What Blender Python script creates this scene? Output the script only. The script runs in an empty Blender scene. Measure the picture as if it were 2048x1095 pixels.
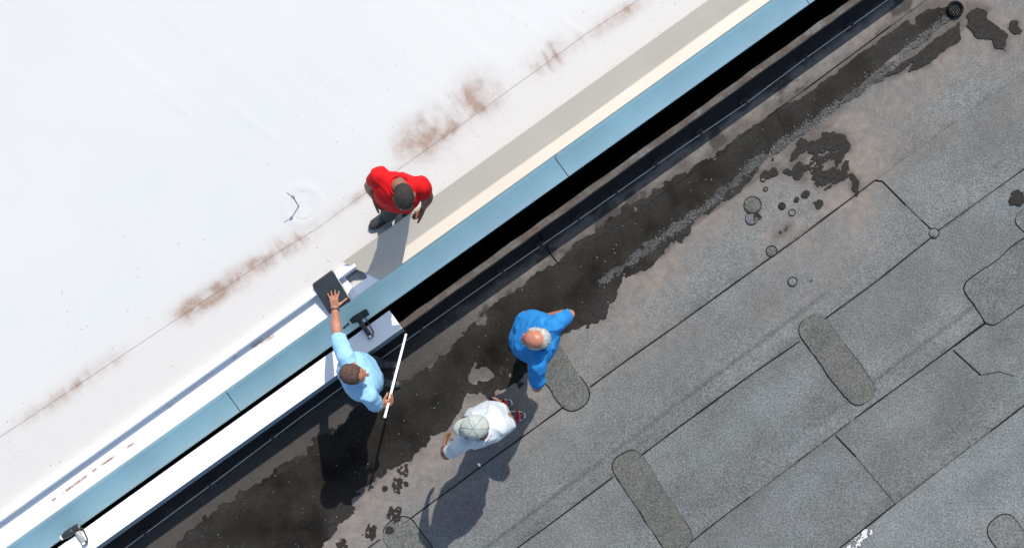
import bpy, bmesh, math, random
import numpy as np
from mathutils import Vector, Matrix, noise as mnoise

random.seed(7); rng = np.random.default_rng(7)
SC = bpy.context.scene
COL = SC.collection
R = math.radians

# ------------------------------------------------------------------ camera
CAM_H = 11.5          # drone height over the grey roof (m)
FPX = 2600.0          # focal length in photograph pixels (2048 wide)
cam_d = bpy.data.cameras.new('camera'); cam = bpy.data.objects.new('camera', cam_d); COL.objects.link(cam)
cam.location = (0, 0, CAM_H); cam.rotation_euler = (0, 0, 0)
cam_d.sensor_width = 36.0; cam_d.lens = 36.0 * FPX / 2048.0
cam_d.clip_start = 0.1; cam_d.clip_end = 5000
SC.camera = cam

# ------------------------------------------------------------------ sky, sun, exposure
SUN_EL = R(52.0); SUN_AZ = math.atan2(0.30, 0.95)       # from +Y towards +X
world = bpy.data.worlds.new('World'); SC.world = world; world.use_nodes = True
wn = world.node_tree; wn.nodes.clear()
sky = wn.nodes.new('ShaderNodeTexSky'); sky.sky_type = 'NISHITA'; sky.sun_disc = False
sky.sun_elevation = SUN_EL; sky.sun_rotation = SUN_AZ; sky.air_density = 1.0; sky.dust_density = 1.2; sky.ozone_density = 0.0
bgn = wn.nodes.new('ShaderNodeBackground'); bgn.inputs['Strength'].default_value = 0.125
won = wn.nodes.new('ShaderNodeOutputWorld')
wn.links.new(sky.outputs[0], bgn.inputs[0]); wn.links.new(bgn.outputs[0], won.inputs[0])
sun_d = bpy.data.lights.new('sun', 'SUN'); sun_d.energy = 3.4; sun_d.angle = R(0.5); sun_d.color = (1.0, 0.955, 0.89)
sun = bpy.data.objects.new('sun', sun_d); COL.objects.link(sun)
sv = Vector((math.sin(SUN_AZ) * math.cos(SUN_EL), math.cos(SUN_AZ) * math.cos(SUN_EL), math.sin(SUN_EL)))
sun.rotation_euler = sv.to_track_quat('Z', 'Y').to_euler(); sun.location = sv * 30
SC.render.engine = 'CYCLES'
SC.view_settings.view_transform = 'Standard'; SC.view_settings.look = 'None'
SC.view_settings.exposure = 0.95; SC.view_settings.gamma = 1.0; SC.view_settings.use_curve_mapping = False
SC.cycles.max_bounces = 6; SC.cycles.use_denoising = True

# ------------------------------------------------------------------ coordinates
ANG = R(35.57)
U = Vector((math.cos(ANG), math.sin(ANG), 0)); V = Vector((math.sin(ANG), -math.cos(ANG), 0)); Z = Vector((0, 0, 1))

def P(px, py, z=0.0):
    k = (CAM_H - z) / FPX
    return Vector(((px - 1024) * k, (547.5 - py) * k, z))
def st(s, t, z): return U * s + V * t + Z * z
def to_st(p): return p.dot(U), p.dot(V)
def S_(px, py, z=0.0): return P(px, py, z).dot(U)
def T_(vpx, z): return vpx * (CAM_H - z) / FPX

# ------------------------------------------------------------------ noise
def _h(ix, iy, seed):
    n = (ix.astype(np.int64) * 374761393 + iy.astype(np.int64) * 668265263 + seed * 1442695041) & 0xffffffff
    n = ((n ^ (n >> 13)) * 1274126177) & 0xffffffff
    return ((n ^ (n >> 16)) & 0xffff) / 65535.0
def vnoise(x, y, seed=0):
    x = np.asarray(x, float); y = np.asarray(y, float)
    ix = np.floor(x); iy = np.floor(y); fx = x - ix; fy = y - iy
    fx = fx * fx * (3 - 2 * fx); fy = fy * fy * (3 - 2 * fy)
    a = _h(ix, iy, seed); b = _h(ix + 1, iy, seed); c = _h(ix, iy + 1, seed); d = _h(ix + 1, iy + 1, seed)
    return (a + (b - a) * fx) * (1 - fy) + (c + (d - c) * fx) * fy
def fbm(x, y, seed=0, octv=4):
    s = 0; a = 0.5; t = 0
    for o in range(octv):
        s = s + a * vnoise(np.asarray(x) * 2 ** o + 17.3 * o, np.asarray(y) * 2 ** o - 9.1 * o, seed + o); t += a; a *= 0.5
    return s / t                                  # 0..1
def sstep(a, b, x):
    t = np.clip((x - a) / (b - a), 0, 1); return t * t * (3 - 2 * t)
def poly_sdf(x, y, poly):
    """signed distance, positive inside"""
    pts = np.array([(p[0], p[1]) for p in poly]); n = len(pts)
    d = np.full(x.shape, 1e9); ins = np.zeros(x.shape, bool)
    for i in range(n):
        ax, ay = pts[i]; bx, by = pts[(i + 1) % n]
        ex, ey = bx - ax, by - ay; L = ex * ex + ey * ey + 1e-12
        t = np.clip(((x - ax) * ex + (y - ay) * ey) / L, 0, 1)
        d = np.minimum(d, (x - ax - t * ex) ** 2 + (y - ay - t * ey) ** 2)
        c = (ay > y) != (by > y)
        if ey != 0:
            ins ^= c & (x < (bx - ax) * (y - ay) / ey + ax)
    d = np.sqrt(d); return np.where(ins, d, -d)
def line_dist(x, y, pts):
    d = np.full(np.shape(x), 1e9)
    for a, b in zip(pts[:-1], pts[1:]):
        ex, ey = b[0] - a[0], b[1] - a[1]; L = ex * ex + ey * ey + 1e-12
        t = np.clip(((x - a[0]) * ex + (y - a[1]) * ey) / L, 0, 1)
        d = np.minimum(d, np.hypot(x - a[0] - t * ex, y - a[1] - t * ey))
    return d
def W(pts, z=0.0): return [P(a, b, z) for a, b in pts]

# ------------------------------------------------------------------ materials
class NB:
    """tiny node builder"""
    def __init__(s, name):
        s.m = bpy.data.materials.new(name); s.m.use_nodes = True
        s.t = s.m.node_tree; s.b = s.t.nodes['Principled BSDF']; s.pos = s.n('ShaderNodeTexCoord').outputs['Object']
    def n(s, k): return s.t.nodes.new(k)
    def l(s, a, b): s.t.links.new(a, b)
    def put(s, sock, v):
        if isinstance(v, bpy.types.NodeSocket): s.l(v, sock)
        else: sock.default_value = (*v, 1.0) if isinstance(v, (tuple, list)) and len(v) == 3 and sock.type == 'RGBA' else v
    def noise(s, scale, detail=3, rough=0.55, dist=0.0, vec=None):
        n = s.n('ShaderNodeTexNoise'); n.inputs['Scale'].default_value = scale; n.inputs['Detail'].default_value = detail
        n.inputs['Roughness'].default_value = rough; n.inputs['Distortion'].default_value = dist
        s.l(vec or s.pos, n.inputs['Vector']); return n.outputs['Fac']
    def vor(s, scale, out='Distance', vec=None):
        n = s.n('ShaderNodeTexVoronoi'); n.inputs['Scale'].default_value = scale; s.l(vec or s.pos, n.inputs['Vector']); return n.outputs[out]
    def attr(s, name): n = s.n('ShaderNodeAttribute'); n.attribute_name = name; return n.outputs['Fac']
    def ramp(s, x, a, b, lo=0.0, hi=1.0):
        n = s.n('ShaderNodeMapRange'); n.interpolation_type = 'SMOOTHSTEP'; s.l(x, n.inputs[0])
        n.inputs[1].default_value = a; n.inputs[2].default_value = b; n.inputs[3].default_value = lo; n.inputs[4].default_value = hi
        return n.outputs[0]
    def math(s, op, a, b): 
        n = s.n('ShaderNodeMath'); n.operation = op; s.put(n.inputs[0], a); s.put(n.inputs[1], b); return n.outputs[0]
    def mix(s, f, a, b, mode='MIX'):
        n = s.n('ShaderNodeMix'); n.data_type = 'RGBA'; n.blend_type = mode; s.put(n.inputs[0], f); s.put(n.inputs[6], a); s.put(n.inputs[7], b); return n.outputs[2]
    def scale(s, col, f):    # colour times a float socket
        n = s.n('ShaderNodeVectorMath'); n.operation = 'SCALE'; s.put(n.inputs[0], col); s.l(f, n.inputs['Scale']); return n.outputs[0]
    def bump(s, h, strength=0.3, dist=0.01):
        n = s.n('ShaderNodeBump'); n.inputs['Strength'].default_value = strength; n.inputs['Distance'].default_value = dist
        s.l(h, n.inputs['Height']); s.l(n.outputs[0], s.b.inputs['Normal'])
    def rnd(s, lo, hi):
        n = s.n('ShaderNodeObjectInfo'); return s.ramp(n.outputs['Random'], 0, 1, lo, hi)
    def done(s, col, rough=0.7, spec=0.5, metal=0.0):
        s.put(s.b.inputs['Base Color'], col); s.put(s.b.inputs['Roughness'], rough)
        s.put(s.b.inputs['Specular IOR Level'], spec); s.b.inputs['Metallic'].default_value = metal
        return s.m

def simple(name, col, rough=0.6, var=0.12, sc=30, bump=0.0, bsc=200, metal=0.0, spec=0.5):
    m = NB(name); f = m.ramp(m.noise(sc, 4), 0.25, 0.75, 1 - var, 1 + var)
    c = m.n('ShaderNodeRGB'); c.outputs[0].default_value = (*col, 1)
    if bump: m.bump(m.noise(bsc, 3), bump, 0.004)
    return m.done(m.scale(c.outputs[0], f), rough, spec, metal)

def granule_mat(name, base, tanc, patch=False):
    m = NB(name)
    g1 = m.noise(62, 4, 0.8); g2 = m.noise(150, 2, 0.6); g3 = m.noise(2.2, 4, 0.6); g4 = m.noise(14, 4, 0.6)
    f = m.math('MULTIPLY', m.ramp(g1, 0.34, 0.66, 0.56, 1.44), m.ramp(g2, 0.3, 0.7, 0.74, 1.26))
    f = m.math('MULTIPLY', f, m.ramp(g3, 0.3, 0.7, 0.90, 1.10)); f = m.math('MULTIPLY', f, m.ramp(g4, 0.3, 0.7, 0.92, 1.08))
    f = m.math('MULTIPLY', f, m.rnd(0.92, 1.07))
    if patch:
        col = m.scale(m.mix(m.ramp(m.noise(5, 3), 0.4, 0.65), base, tanc), f)
    else:
        silt = m.attr('silt'); f = m.math('MULTIPLY', f, m.ramp(m.attr('wear'), 0.25, 0.75, 0.87, 1.12))
        smooth = m.math('MULTIPLY', m.ramp(g2, 0.3, 0.7, 0.93, 1.07), m.ramp(g4, 0.3, 0.7, 0.88, 1.12))
        tan2 = m.scale(m.mix(m.ramp(m.noise(6, 4), 0.35, 0.65), tanc, (tanc[0] * 0.86, tanc[1] * 0.9, tanc[2] * 0.97)), smooth)
        col = m.mix(silt, m.scale(m.mix(0.0, base, base), f), tan2)
        dark = m.attr('grime_shade')  # grime, plus the parapet's shade painted in along the wall
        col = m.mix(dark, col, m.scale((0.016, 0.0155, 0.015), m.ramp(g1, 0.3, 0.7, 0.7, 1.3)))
        sp = m.ramp(m.vor(38), 0.02, 0.055, 0.55, 0.0)                     # small dark specks
        col = m.mix(m.math('MULTIPLY', sp, m.ramp(m.noise(1.6, 3), 0.52, 0.7)), col, (0.05, 0.05, 0.05))
    m.bump(m.math('ADD', g1, m.math('MULTIPLY', g2, 0.6)), 0.45, 0.006)
    return m.done(col, 0.92, 0.25)

M = {}
M['granule'] = granule_mat('grey_granule_membrane', (0.094, 0.1015, 0.101), (0.148, 0.126, 0.107))
M['patchA'] = granule_mat('greenish_patch_membrane', (0.070, 0.074, 0.068), (0.080, 0.080, 0.071), True)
M['patchB'] = granule_mat('grey_patch_membrane', (0.092, 0.098, 0.098), (0.083, 0.088, 0.085), True)
M['bitumen'] = simple('black_bitumen', (0.008, 0.0085, 0.009), 0.8, 0.35, 40, 0.3, 90, spec=0.08)
M['slab'] = simple('concrete_slab', (0.28, 0.27, 0.26), 0.9, 0.15, 6)
M['pale_slab'] = simple('pale_grey_board', (0.36, 0.36, 0.35), 0.8, 0.1, 20)
M['cavity'] = simple('black_gap_wall', (0.008, 0.0075, 0.007), 0.95, 0.3, 9)  # plain near-black for gap walls and hidden cores
M['terrain'] = simple('far_ground', (0.16, 0.17, 0.13), 0.95, 0.2, 0.4)

def puddle_mat(name='wet_film'):
    m = NB(name); a = m.noise(3.2, 5, 0.6); b = m.noise(45, 4, 0.6); c = m.noise(1.1, 3)
    col = m.mix(m.ramp(a, 0.32, 0.7), (0.0045, 0.0037, 0.0027), (0.018, 0.0155, 0.0125))
    col = m.mix(m.ramp(c, 0.45, 0.75), col, (0.009, 0.0078, 0.0055))
    col = m.mix(m.attr('shallow'), col, m.scale((0.0205, 0.0192, 0.0172), m.ramp(b, 0.3, 0.7, 0.7, 1.3)))
    col = m.mix(m.ramp(b, 0.62, 0.76, 0, 0.4), col, (0.024, 0.023, 0.021))
    m.bump(b, 0.12, 0.004)
    return m.done(col, m.ramp(a, 0.3, 0.7, 0.5, 0.7), 0.06)
M['wet'] = puddle_mat()
M['stone'] = simple('pale_grit', (0.125, 0.13, 0.132), 0.85, 0.3, 60)
M['silt'] = simple('dried_silt', (0.03, 0.03, 0.0295), 0.95, 0.6, 45)

def white_mat():
    m = NB('white_membrane'); dirt = m.attr('dirt'); n1 = m.noise(7, 6, 0.6); n2 = m.noise(70, 4, 0.6); n3 = m.noise(0.5, 3)
    base = m.mix(m.ramp(n3, 0.35, 0.65), (0.358, 0.369, 0.366), (0.376, 0.378, 0.37))
    base = m.mix(m.attr('edge'), base, (0.368, 0.357, 0.342))
    d = m.math('MULTIPLY', dirt, m.math('MULTIPLY', m.ramp(n1, 0.30, 0.72, 0.30, 1.0), m.ramp(n2, 0.3, 0.7, 0.85, 1.1)))
    n = m.n('ShaderNodeClamp'); m.l(d, n.inputs[0])
    col = m.mix(n.outputs[0], base, (0.205, 0.148, 0.115))
    # sparse specks and scuffs
    sp = m.math('MULTIPLY', m.ramp(m.vor(13), 0.04, 0.11, 1.0, 0.0), m.ramp(m.noise(2.4, 4, 0.7), 0.44, 0.6))
    sp = m.math('MULTIPLY', sp, m.ramp(m.attr('speck'), 0, 1, 0.2, 0.95))
    col = m.mix(sp, col, (0.16, 0.13, 0.115))
    sc = m.math('MULTIPLY', m.ramp(m.noise(24, 5, 0.75), 0.6, 0.72, 0, 0.5), m.ramp(m.noise(1.7, 3, 0.6), 0.48, 0.62))
    sc = m.math('MULTIPLY', sc, m.ramp(m.attr('speck'), 0, 1, 0.2, 0.95))
    col = m.mix(sc, col, (0.27, 0.22, 0.195))
    fs = m.math('MULTIPLY', m.ramp(m.noise(60, 4, 0.75), 0.56, 0.70, 0, 0.55), m.ramp(m.noise(5, 4, 0.6), 0.40, 0.62)); fs = m.math('MULTIPLY', fs, m.ramp(m.attr('edge'), 0, 1, 0.12, 1.0))
    col = m.mix(fs, col, (0.19, 0.175, 0.165))
    m.bump(m.noise(120, 2), 0.05, 0.002)
    return m.done(col, 0.62, 0.3)
M['white_mem'] = white_mat()

def metal_paint(name, col, rough=0.38, stain=None, var=0.03):
    m = NB(name); f = m.ramp(m.noise(1.6, 4, 0.6), 0.3, 0.7, 1 - var, 1 + var)
    c = m.n('ShaderNodeRGB'); c.outputs[0].default_value = (*col, 1); out = m.scale(c.outputs[0], f)
    dst = m.math('MULTIPLY', m.ramp(m.noise(30, 5, 0.7), 0.58, 0.75, 0, 0.25), m.ramp(m.noise(1.3, 3), 0.45, 0.6))
    out = m.mix(dst, out, (col[0] * 0.66, col[1] * 0.64, col[2] * 0.62))
    if stain: out = m.mix(m.math('MULTIPLY', m.attr('rust'), m.ramp(m.noise(55, 4, 0.7), 0.28, 0.5)), out, stain)
    m.bump(m.noise(3.0, 2), 0.12, 0.01)
    return m.done(out, rough, 0.4)
M['white_metal'] = metal_paint('white_coated_metal', (0.70, 0.72, 0.73), 0.36)
M['flash_metal'] = metal_paint('white_flashing_metal', (0.62, 0.63, 0.63), 0.4, (0.2, 0.10, 0.06))
M['shade_tint_metal'] = metal_paint('shade_tinted_coated_metal', (0.70, 0.885, 0.82), 0.33, var=0.06)  # white metal with the blue of skylit shade put into its colour
M['beige_metal'] = metal_paint('beige_coated_metal', (0.425, 0.38, 0.312), 0.45)
M['edge_dark'] = metal_paint('bluish_grey_metal', (0.12, 0.18, 0.23), 0.4)

def masonry():
    m = NB('weathered_mortar'); a = m.noise(7, 5, 0.65); b = m.noise(60, 4, 0.7)
    col = m.mix(m.ramp(a, 0.4, 0.62), (0.066, 0.050, 0.041), (0.083, 0.077, 0.068))
    col = m.mix(m.ramp(m.noise(3.1, 4, 0.6), 0.56, 0.7), col, (0.12, 0.12, 0.123))
    col = m.mix(m.ramp(b, 0.55, 0.75), col, (0.02, 0.018, 0.016))
    m.bump(b, 0.7, 0.01); return m.done(col, 0.95, 0.2)
M['masonry'] = masonry()
M['upstand'] = simple('dark_upstand_membrane', (0.02, 0.022, 0.024), 0.85, 0.3, 12, 0.4, 120)
M['steel'] = simple('zinc_wire', (0.42, 0.42, 0.41), 0.5, 0.15, 30, metal=0.4)
M['holder'] = simple('tarred_holder', (0.03, 0.031, 0.033), 0.7, 0.3, 40, 0.4, 100)

# ------------------------------------------------------------------ mesh helpers
def tag(o, label=None, cat=None, group=None, kind=None):
    if label: o['label'] = label
    if cat: o['category'] = cat
    if group: o['group'] = group
    if kind: o['kind'] = kind
    return o
def empty(name, loc):
    o = bpy.data.objects.new(name, None); COL.objects.link(o); o.location = loc; o.empty_display_size = 0.1; return o
def root_of(o):
    p = Vector((0, 0, 0))
    while o: p += o.location; o = o.parent
    return p
def link(name, me, mat, parent=None, smooth=False):
    if mat is not None and not me.materials:
        me.materials.append(M[mat] if isinstance(mat, str) else mat)
    if smooth: me.polygons.foreach_set('use_smooth', [True] * len(me.polygons))
    o = bpy.data.objects.new(name, me); COL.objects.link(o)
    if parent:
        o.parent = parent; q = root_of(parent)
        if q.length > 0: me.transform(Matrix.Translation(-q))
    return o
def mesh_from(name, v, f, mat=None, parent=None, smooth=False):
    me = bpy.data.meshes.new(name); me.from_pydata([tuple(p) for p in v], [], f); me.update()
    return link(name, me, mat, parent, smooth)
def grid(name, X, Y, Zc, mat, parent=None, attrs=None, smooth=True):
    n, m = X.shape; co = np.stack([X, Y, Zc], -1).reshape(-1, 3)
    i = np.arange(n * m).reshape(n, m)
    q = np.stack([i[:-1, :-1], i[1:, :-1], i[1:, 1:], i[:-1, 1:]], -1).reshape(-1, 4)
    a = co[q[0, 1]] - co[q[0, 0]]; b = co[q[0, 3]] - co[q[0, 0]]
    if a[0] * b[1] - a[1] * b[0] < 0: q = q[:, ::-1]
    me = bpy.data.meshes.new(name); me.vertices.add(len(co)); me.vertices.foreach_set('co', co.ravel())
    me.loops.add(q.size); me.loops.foreach_set('vertex_index', q.ravel().astype(np.int32))
    me.polygons.add(len(q)); me.polygons.foreach_set('loop_start', (np.arange(len(q)) * 4).astype(np.int32))
    me.update(calc_edges=True); me.validate()
    for k, a in (attrs or {}).items():
        at = me.attributes.new(k, 'FLOAT', 'POINT'); at.data.foreach_set('value', np.asarray(a, np.float32).ravel())
    return link(name, me, mat, parent, smooth)
def box(v0, v1, frame=None):
    """8 corners / 6 quads of an s,t,z box"""
    (s0, t0, z0), (s1, t1, z1) = v0, v1
    v = [st(s, t, z) for z in (z0, z1) for s, t in ((s0, t0), (s1, t0), (s1, t1), (s0, t1))]
    return v, [(0, 1, 2, 3), (7, 6, 5, 4), (0, 4, 5, 1), (1, 5, 6, 2), (2, 6, 7, 3), (3, 7, 4, 0)]
def boxes(name, lst, mat, parent=None, bev=0.0):
    v, f = [], []
    for a, b in lst:
        vv, ff = box(a, b); k = len(v); v += vv; f += [tuple(i + k for i in q) for q in ff]
    o = mesh_from(name, v, f, mat, parent)
    fixn(o.data)
    if bev: 
        md = o.modifiers.new('bevel', 'BEVEL'); md.width = bev; md.segments = 2
    return o
def fixn(me):
    bm = bmesh.new(); bm.from_mesh(me); bmesh.ops.recalc_face_normals(bm, faces=bm.faces); bm.to_mesh(me); bm.free()
def profile(name, prof, s0, s1, mat, parent=None, thick=0.0015, n=None, attrs=None, wob=0.0, seed=0):
    """sheet-metal profile (t,z list) run along s, with thickness"""
    n = n or max(2, int((s1 - s0) / 0.4)); v = []; f = []
    ss = np.linspace(s0, s1, n); k = len(prof)
    for s in ss:
        for j, (t, z) in enumerate(prof):
            w = wob * (vnoise(s * 0.9, j * 3.7, seed) - 0.5) if wob else 0
            v.append(st(s, t, z + float(w)))
    for i in range(n - 1):
        for j in range(k - 1):
            a = i * k + j; f.append((a, a + k, a + k + 1, a + 1))
    o = mesh_from(name, v, f, mat, parent)
    md = o.modifiers.new('thickness', 'SOLIDIFY'); md.thickness = thick; md.offset = -1
    return o
def tube(pts, r, seg=8, cap=True):
    pts = [Vector(p) for p in pts]; v = []; f = []
    rr = r if isinstance(r, (list, tuple)) else [r] * len(pts)
    for i, p in enumerate(pts):
        d = (pts[min(i + 1, len(pts) - 1)] - pts[max(i - 1, 0)]).normalized()
        a = d.cross(Z if abs(d.z) < 0.9 else Vector((1, 0, 0))).normalized(); b = d.cross(a)
        for k in range(seg):
            th = 2 * math.pi * k / seg; v.append(p + (a * math.cos(th) + b * math.sin(th)) * rr[i])
    for i in range(len(pts) - 1):
        for k in range(seg):
            f.append((i * seg + k, i * seg + (k + 1) % seg, (i + 1) * seg + (k + 1) % seg, (i + 1) * seg + k))
    if cap: f.append(tuple(range(seg))); f.append(tuple(reversed(range((len(pts) - 1) * seg, len(pts) * seg))))
    return v, f
def tube_obj(name, pts, r, mat, parent=None, seg=8, smooth=True):
    v, f = tube(pts, r, seg); o = mesh_from(name, v, f, mat, parent, smooth); fixn(o.data); return o
def ribbon(name, pts, width, z, mat, parent, seed=0, step=0.03, broken=0.0, h=0.004):
    """irregular raised bead along a polyline"""
    v, f = [], []; q = []
    for a, b in zip(pts[:-1], pts[1:]):
        n = max(1, int((b - a).length / step)); q += [a.lerp(b, i / n) for i in range(n)]
    q.append(pts[-1]); last = False
    for i, p in enumerate(q):
        d = q[min(i + 1, len(q) - 1)] - q[max(i - 1, 0)]; d.z = 0; d.normalize(); nrm = Vector((-d.y, d.x, 0))
        L = i * step; w = width * (0.35 + 1.3 * float(fbm(L * 4.0, seed * 7.7, seed, 4)))
        gap = broken and float(fbm(L * 1.5, seed * 3.1 + 50, seed + 9, 3)) < broken
        if gap: w *= 0.12
        off = (float(vnoise(L * 2.3, seed + 0.5, seed)) - 0.5) * width * 1.2
        c = Vector((p.x, p.y, 0)) + nrm * off
        v += [c - nrm * w + Z * (z - h), c - nrm * w * 0.4 + Z * z, c + nrm * w * 0.4 + Z * z, c + nrm * w + Z * (z - h)]
        if i:
            k = len(v) - 8
            for j in range(3): f.append((k + j, k + 4 + j, k + 5 + j, k + 1 + j))
    o = mesh_from(name, v, f, mat, parent, True); fixn_up(o.data); return o
def fixn_up(me):
    bm = bmesh.new(); bm.from_mesh(me); bm.normal_update()
    for fc in bm.faces:
        if fc.normal.z < 0: fc.normal_flip()
    bm.to_mesh(me); bm.free()
def contour(name, F, xs, ys, z, mat, parent=None, extra=None):
    """mesh of the region F>0 with a clean interpolated outline"""
    n, m = F.shape; vid = {}; V_ = []; faces = []; ext = []
    def gv(i, j):
        k = (i, j)
        if k not in vid:
            vid[k] = len(V_); V_.append((xs[i], ys[j], z)); ext.append(0 if extra is None else extra[i, j])
        return vid[k]
    def ev(i, j, i2, j2):
        k = (min((i, j), (i2, j2)), max((i, j), (i2, j2)), 'e')
        if k not in vid:
            a, b = F[i, j], F[i2, j2]; t = a / (a - b)
            vid[k] = len(V_); V_.append((xs[i] + (xs[i2] - xs[i]) * t, ys[j] + (ys[j2] - ys[j]) * t, z))
            ext.append(0 if extra is None else extra[i, j] + (extra[i2, j2] - extra[i, j]) * t)
        return vid[k]
    pos = F > 0
    cnt = pos[:-1, :-1].astype(int) + pos[1:, :-1] + pos[1:, 1:] + pos[:-1, 1:]
    for i, j in zip(*np.nonzero(cnt)):
        c = [(i, j), (i + 1, j), (i + 1, j + 1), (i, j + 1)]; poly = []
        for a, b in zip(c, c[1:] + c[:1]):
            if pos[a]: poly.append(gv(*a))
            if pos[a] != pos[b]: poly.append(ev(*a, *b))
        if len(poly) >= 3: faces.append(poly)
    o = mesh_from(name, V_, faces, mat, parent, True); fixn_up(o.data)
    at = o.data.attributes.new('shallow', 'FLOAT', 'POINT'); at.data.foreach_set('value', np.array(ext, np.float32))
    return o

# ==================================================================== SETTING
ZW = 0.98                      # white roof level
ZF = 0.93                      # flashing level at the wall of the white roof
ZL = 0.47                      # metal cover plate, shade tint in its colour
ZC = 0.53                      # coping on the low parapet
SA, SB = -9.0, 9.0
T_curb = T_(-209, 1.03); T_strip = T_(-195, 1.03); T_flash = T_(-145, ZF); T_ledge = T_(-93, ZL)
T_cop0 = T_(-83, ZC); T_cop1 = T_(-40, ZC); T_wall = T_(-39, 0.48); T_wallin = T_(-52, 0.48)

g = mesh_from('ground', [(-1500, -1500, -7), (1500, -1500, -7), (1500, 1500, -7), (-1500, 1500, -7)], [(0, 1, 2, 3)], 'terrain'); tag(g, kind='structure')
low = boxes('lower_roof', [((-14, T_wallin, -7), (14, 16, -0.012))], 'slab'); tag(low, 'grey granule membrane roof below the parapet', kind='structure')
up = boxes('upper_roof', [((-14, -16, -7), (14, T_ledge - 0.03, ZL - 0.03)), ((-14, -16, ZL - 0.03), (14, T_flash - 0.012, ZF - 0.075)), ((-14, -16, ZF - 0.075), (14, T_curb, ZW - 0.015))], 'cavity')
tag(up, 'white membrane roof above the parapet gap', kind='structure')

# ---- wet areas of the grey roof (traced outlines, real positions on the roof)
main_poly = W([(330,1110),(393,1057),(452,1007),(600,912),(640,872),(700,835),(790,775),(863,727),(905,690),(960,640),(1000,596),(1082,547),(1131,508),(1203,452),(1290,395),(1342,362),(1368,345),(1411,326),(1450,298),(1552,221),(1625,181),(1760,82),(1852,22),(1900,14),
    (1905,37),(1834,70),(1764,128),(1706,183),(1655,222),(1585,266),(1540,300),(1515,335),(1500,355),(1466,390),(1420,418),(1381,445),(1379,464),(1360,480),(1342,489),(1329,508),(1299,516),(1299,532),(1268,549),(1247,555),(1230,590),(1220,612),(1192,641),(1148,654),(1132,662),(1100,690),(1060,725),(1035,760),(1013,766),(981,795),(965,790),(937,785),(911,833),(892,862),(860,871),(842,895),(819,912),(790,925),(760,955),(706,996),(709,1016),(695,1033),(672,1039),(669,1053),(649,1085),(640,1110)])
splash = [W([(1600,269),(1625,258),(1655,262),(1690,272),(1698,290),(1699,342),(1690,356),(1655,375),(1640,378),(1596,360),(1578,335),(1582,305)]),
          W([(1700,345),(1712,350),(1719,378),(1708,392),(1698,380)]),
          W([(1762,156),(1800,130),(1918,44),(1922,80),(1881,106),(1860,126),(1848,135),(1815,144),(1826,124),(1795,146)]),
          W([(1928,33),(1945,20),(1961,22),(1998,55),(2016,73),(2012,102),(1990,99),(1985,80),(1950,70)]),
          W([(2018,38),(2036,46),(2040,62),(2028,70),(2014,58)]),
          W([(1525,350),(1560,338),(1585,342),(1586,348),(1560,344),(1530,358)]),
          W([(1548,475),(1560,462),(1578,448),(1573,462),(1558,474)])]
drops = [(791,1027,15),(741,1063,14),(682,1088,11),(797,968,13),(813,966,5),(806,940,12),(770,975,6),(1529,344,6),(1549,340,4),(1564,412,6),(1592,398,6),(1637,407,8),(1610,388,7),(1512,432,9),(780,1060,8),(1545,318,3),(1650,352,4),
         (1008,742,9),(1040,768,5),(1002,745,5),(905,880,5),(1622,560,2),(2033,396,15)]
wx = np.arange(-3.4, 4.7, 0.012); wy = np.arange(-2.6, 2.65, 0.012)
GX, GY = np.meshgrid(wx, wy, indexing='ij')
sd_main = poly_sdf(GX, GY, main_poly)
wob = (fbm(GX * 5, GY * 5, 3, 5) - 0.5) * 0.10 + (fbm(GX * 22, GY * 22, 5, 4) - 0.5) * 0.09
ur = GX * U.x + GY * U.y; calm = 1 - 0.6 * sstep(1.6, 2.3, ur); F_main = sd_main + wob * calm + 0.012
holes = fbm(GX * 9, GY * 9, 21, 4)
edgeband = np.exp(-np.clip(sd_main, 0, None) / 0.06)
pk = P(965, 750); pocket = np.exp(-(((GX - pk.x) / 0.17) ** 2 + ((GY - pk.y) / 0.10) ** 2))
F_main = np.minimum(F_main, 0.86 - holes - 0.15 * edgeband - 0.36 * pocket)
shallow = np.clip(1.0 - sd_main / 0.26, 0, 1) * (0.25 + 0.75 * sstep(0.35, 0.6, fbm(GX * 4, GY * 4, 31, 4)))
F_main[0, :] = F_main[-1, :] = -1; F_main[:, 0] = F_main[:, -1] = -1
pud = contour('puddle', F_main, wx, wy, 0.0095, 'wet', None, shallow); tag(pud, 'long dark puddle along the foot of the parapet', kind='structure')
sd_sp = np.full(GX.shape, -9.0)
for k, pl in enumerate(splash):
    sd = poly_sdf(GX, GY, pl); sd_sp = np.maximum(sd_sp, sd)
    nz = (fbm(GX * 16 + k, GY * 16, 41, 4) - 0.5) * (0.10 if k != 2 else 0.04)
    Fk = sd + nz
    if k == 0:
        ur = GX * U.x + GY * U.y; vr = GX * V.x + GY * V.y
        Fk = np.minimum(Fk, 0.57 - fbm(ur * 7 + 3, vr * 17, 44, 5) - 0.10 * sstep(0.60, 0.75, fbm(GX * 40, GY * 40, 46, 3)))
    Fk = np.where(sd > -0.12, Fk, -1)
    ii = np.nonzero((Fk > 0).any(1))[0]; jj = np.nonzero((Fk > 0).any(0))[0]
    if len(ii) == 0: continue
    i0, i1, j0, j1 = ii[0] - 2, ii[-1] + 3, max(jj[0] - 2, 0), jj[-1] + 3
    o = contour('puddle', Fk[i0:i1, j0:j1], wx[i0:i1], wy[j0:j1], 0.0122 + 0.00015 * k, 'wet', None, np.full(Fk.shape, 0.85)[i0:i1, j0:j1])
    tag(o, kind='structure')
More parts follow.
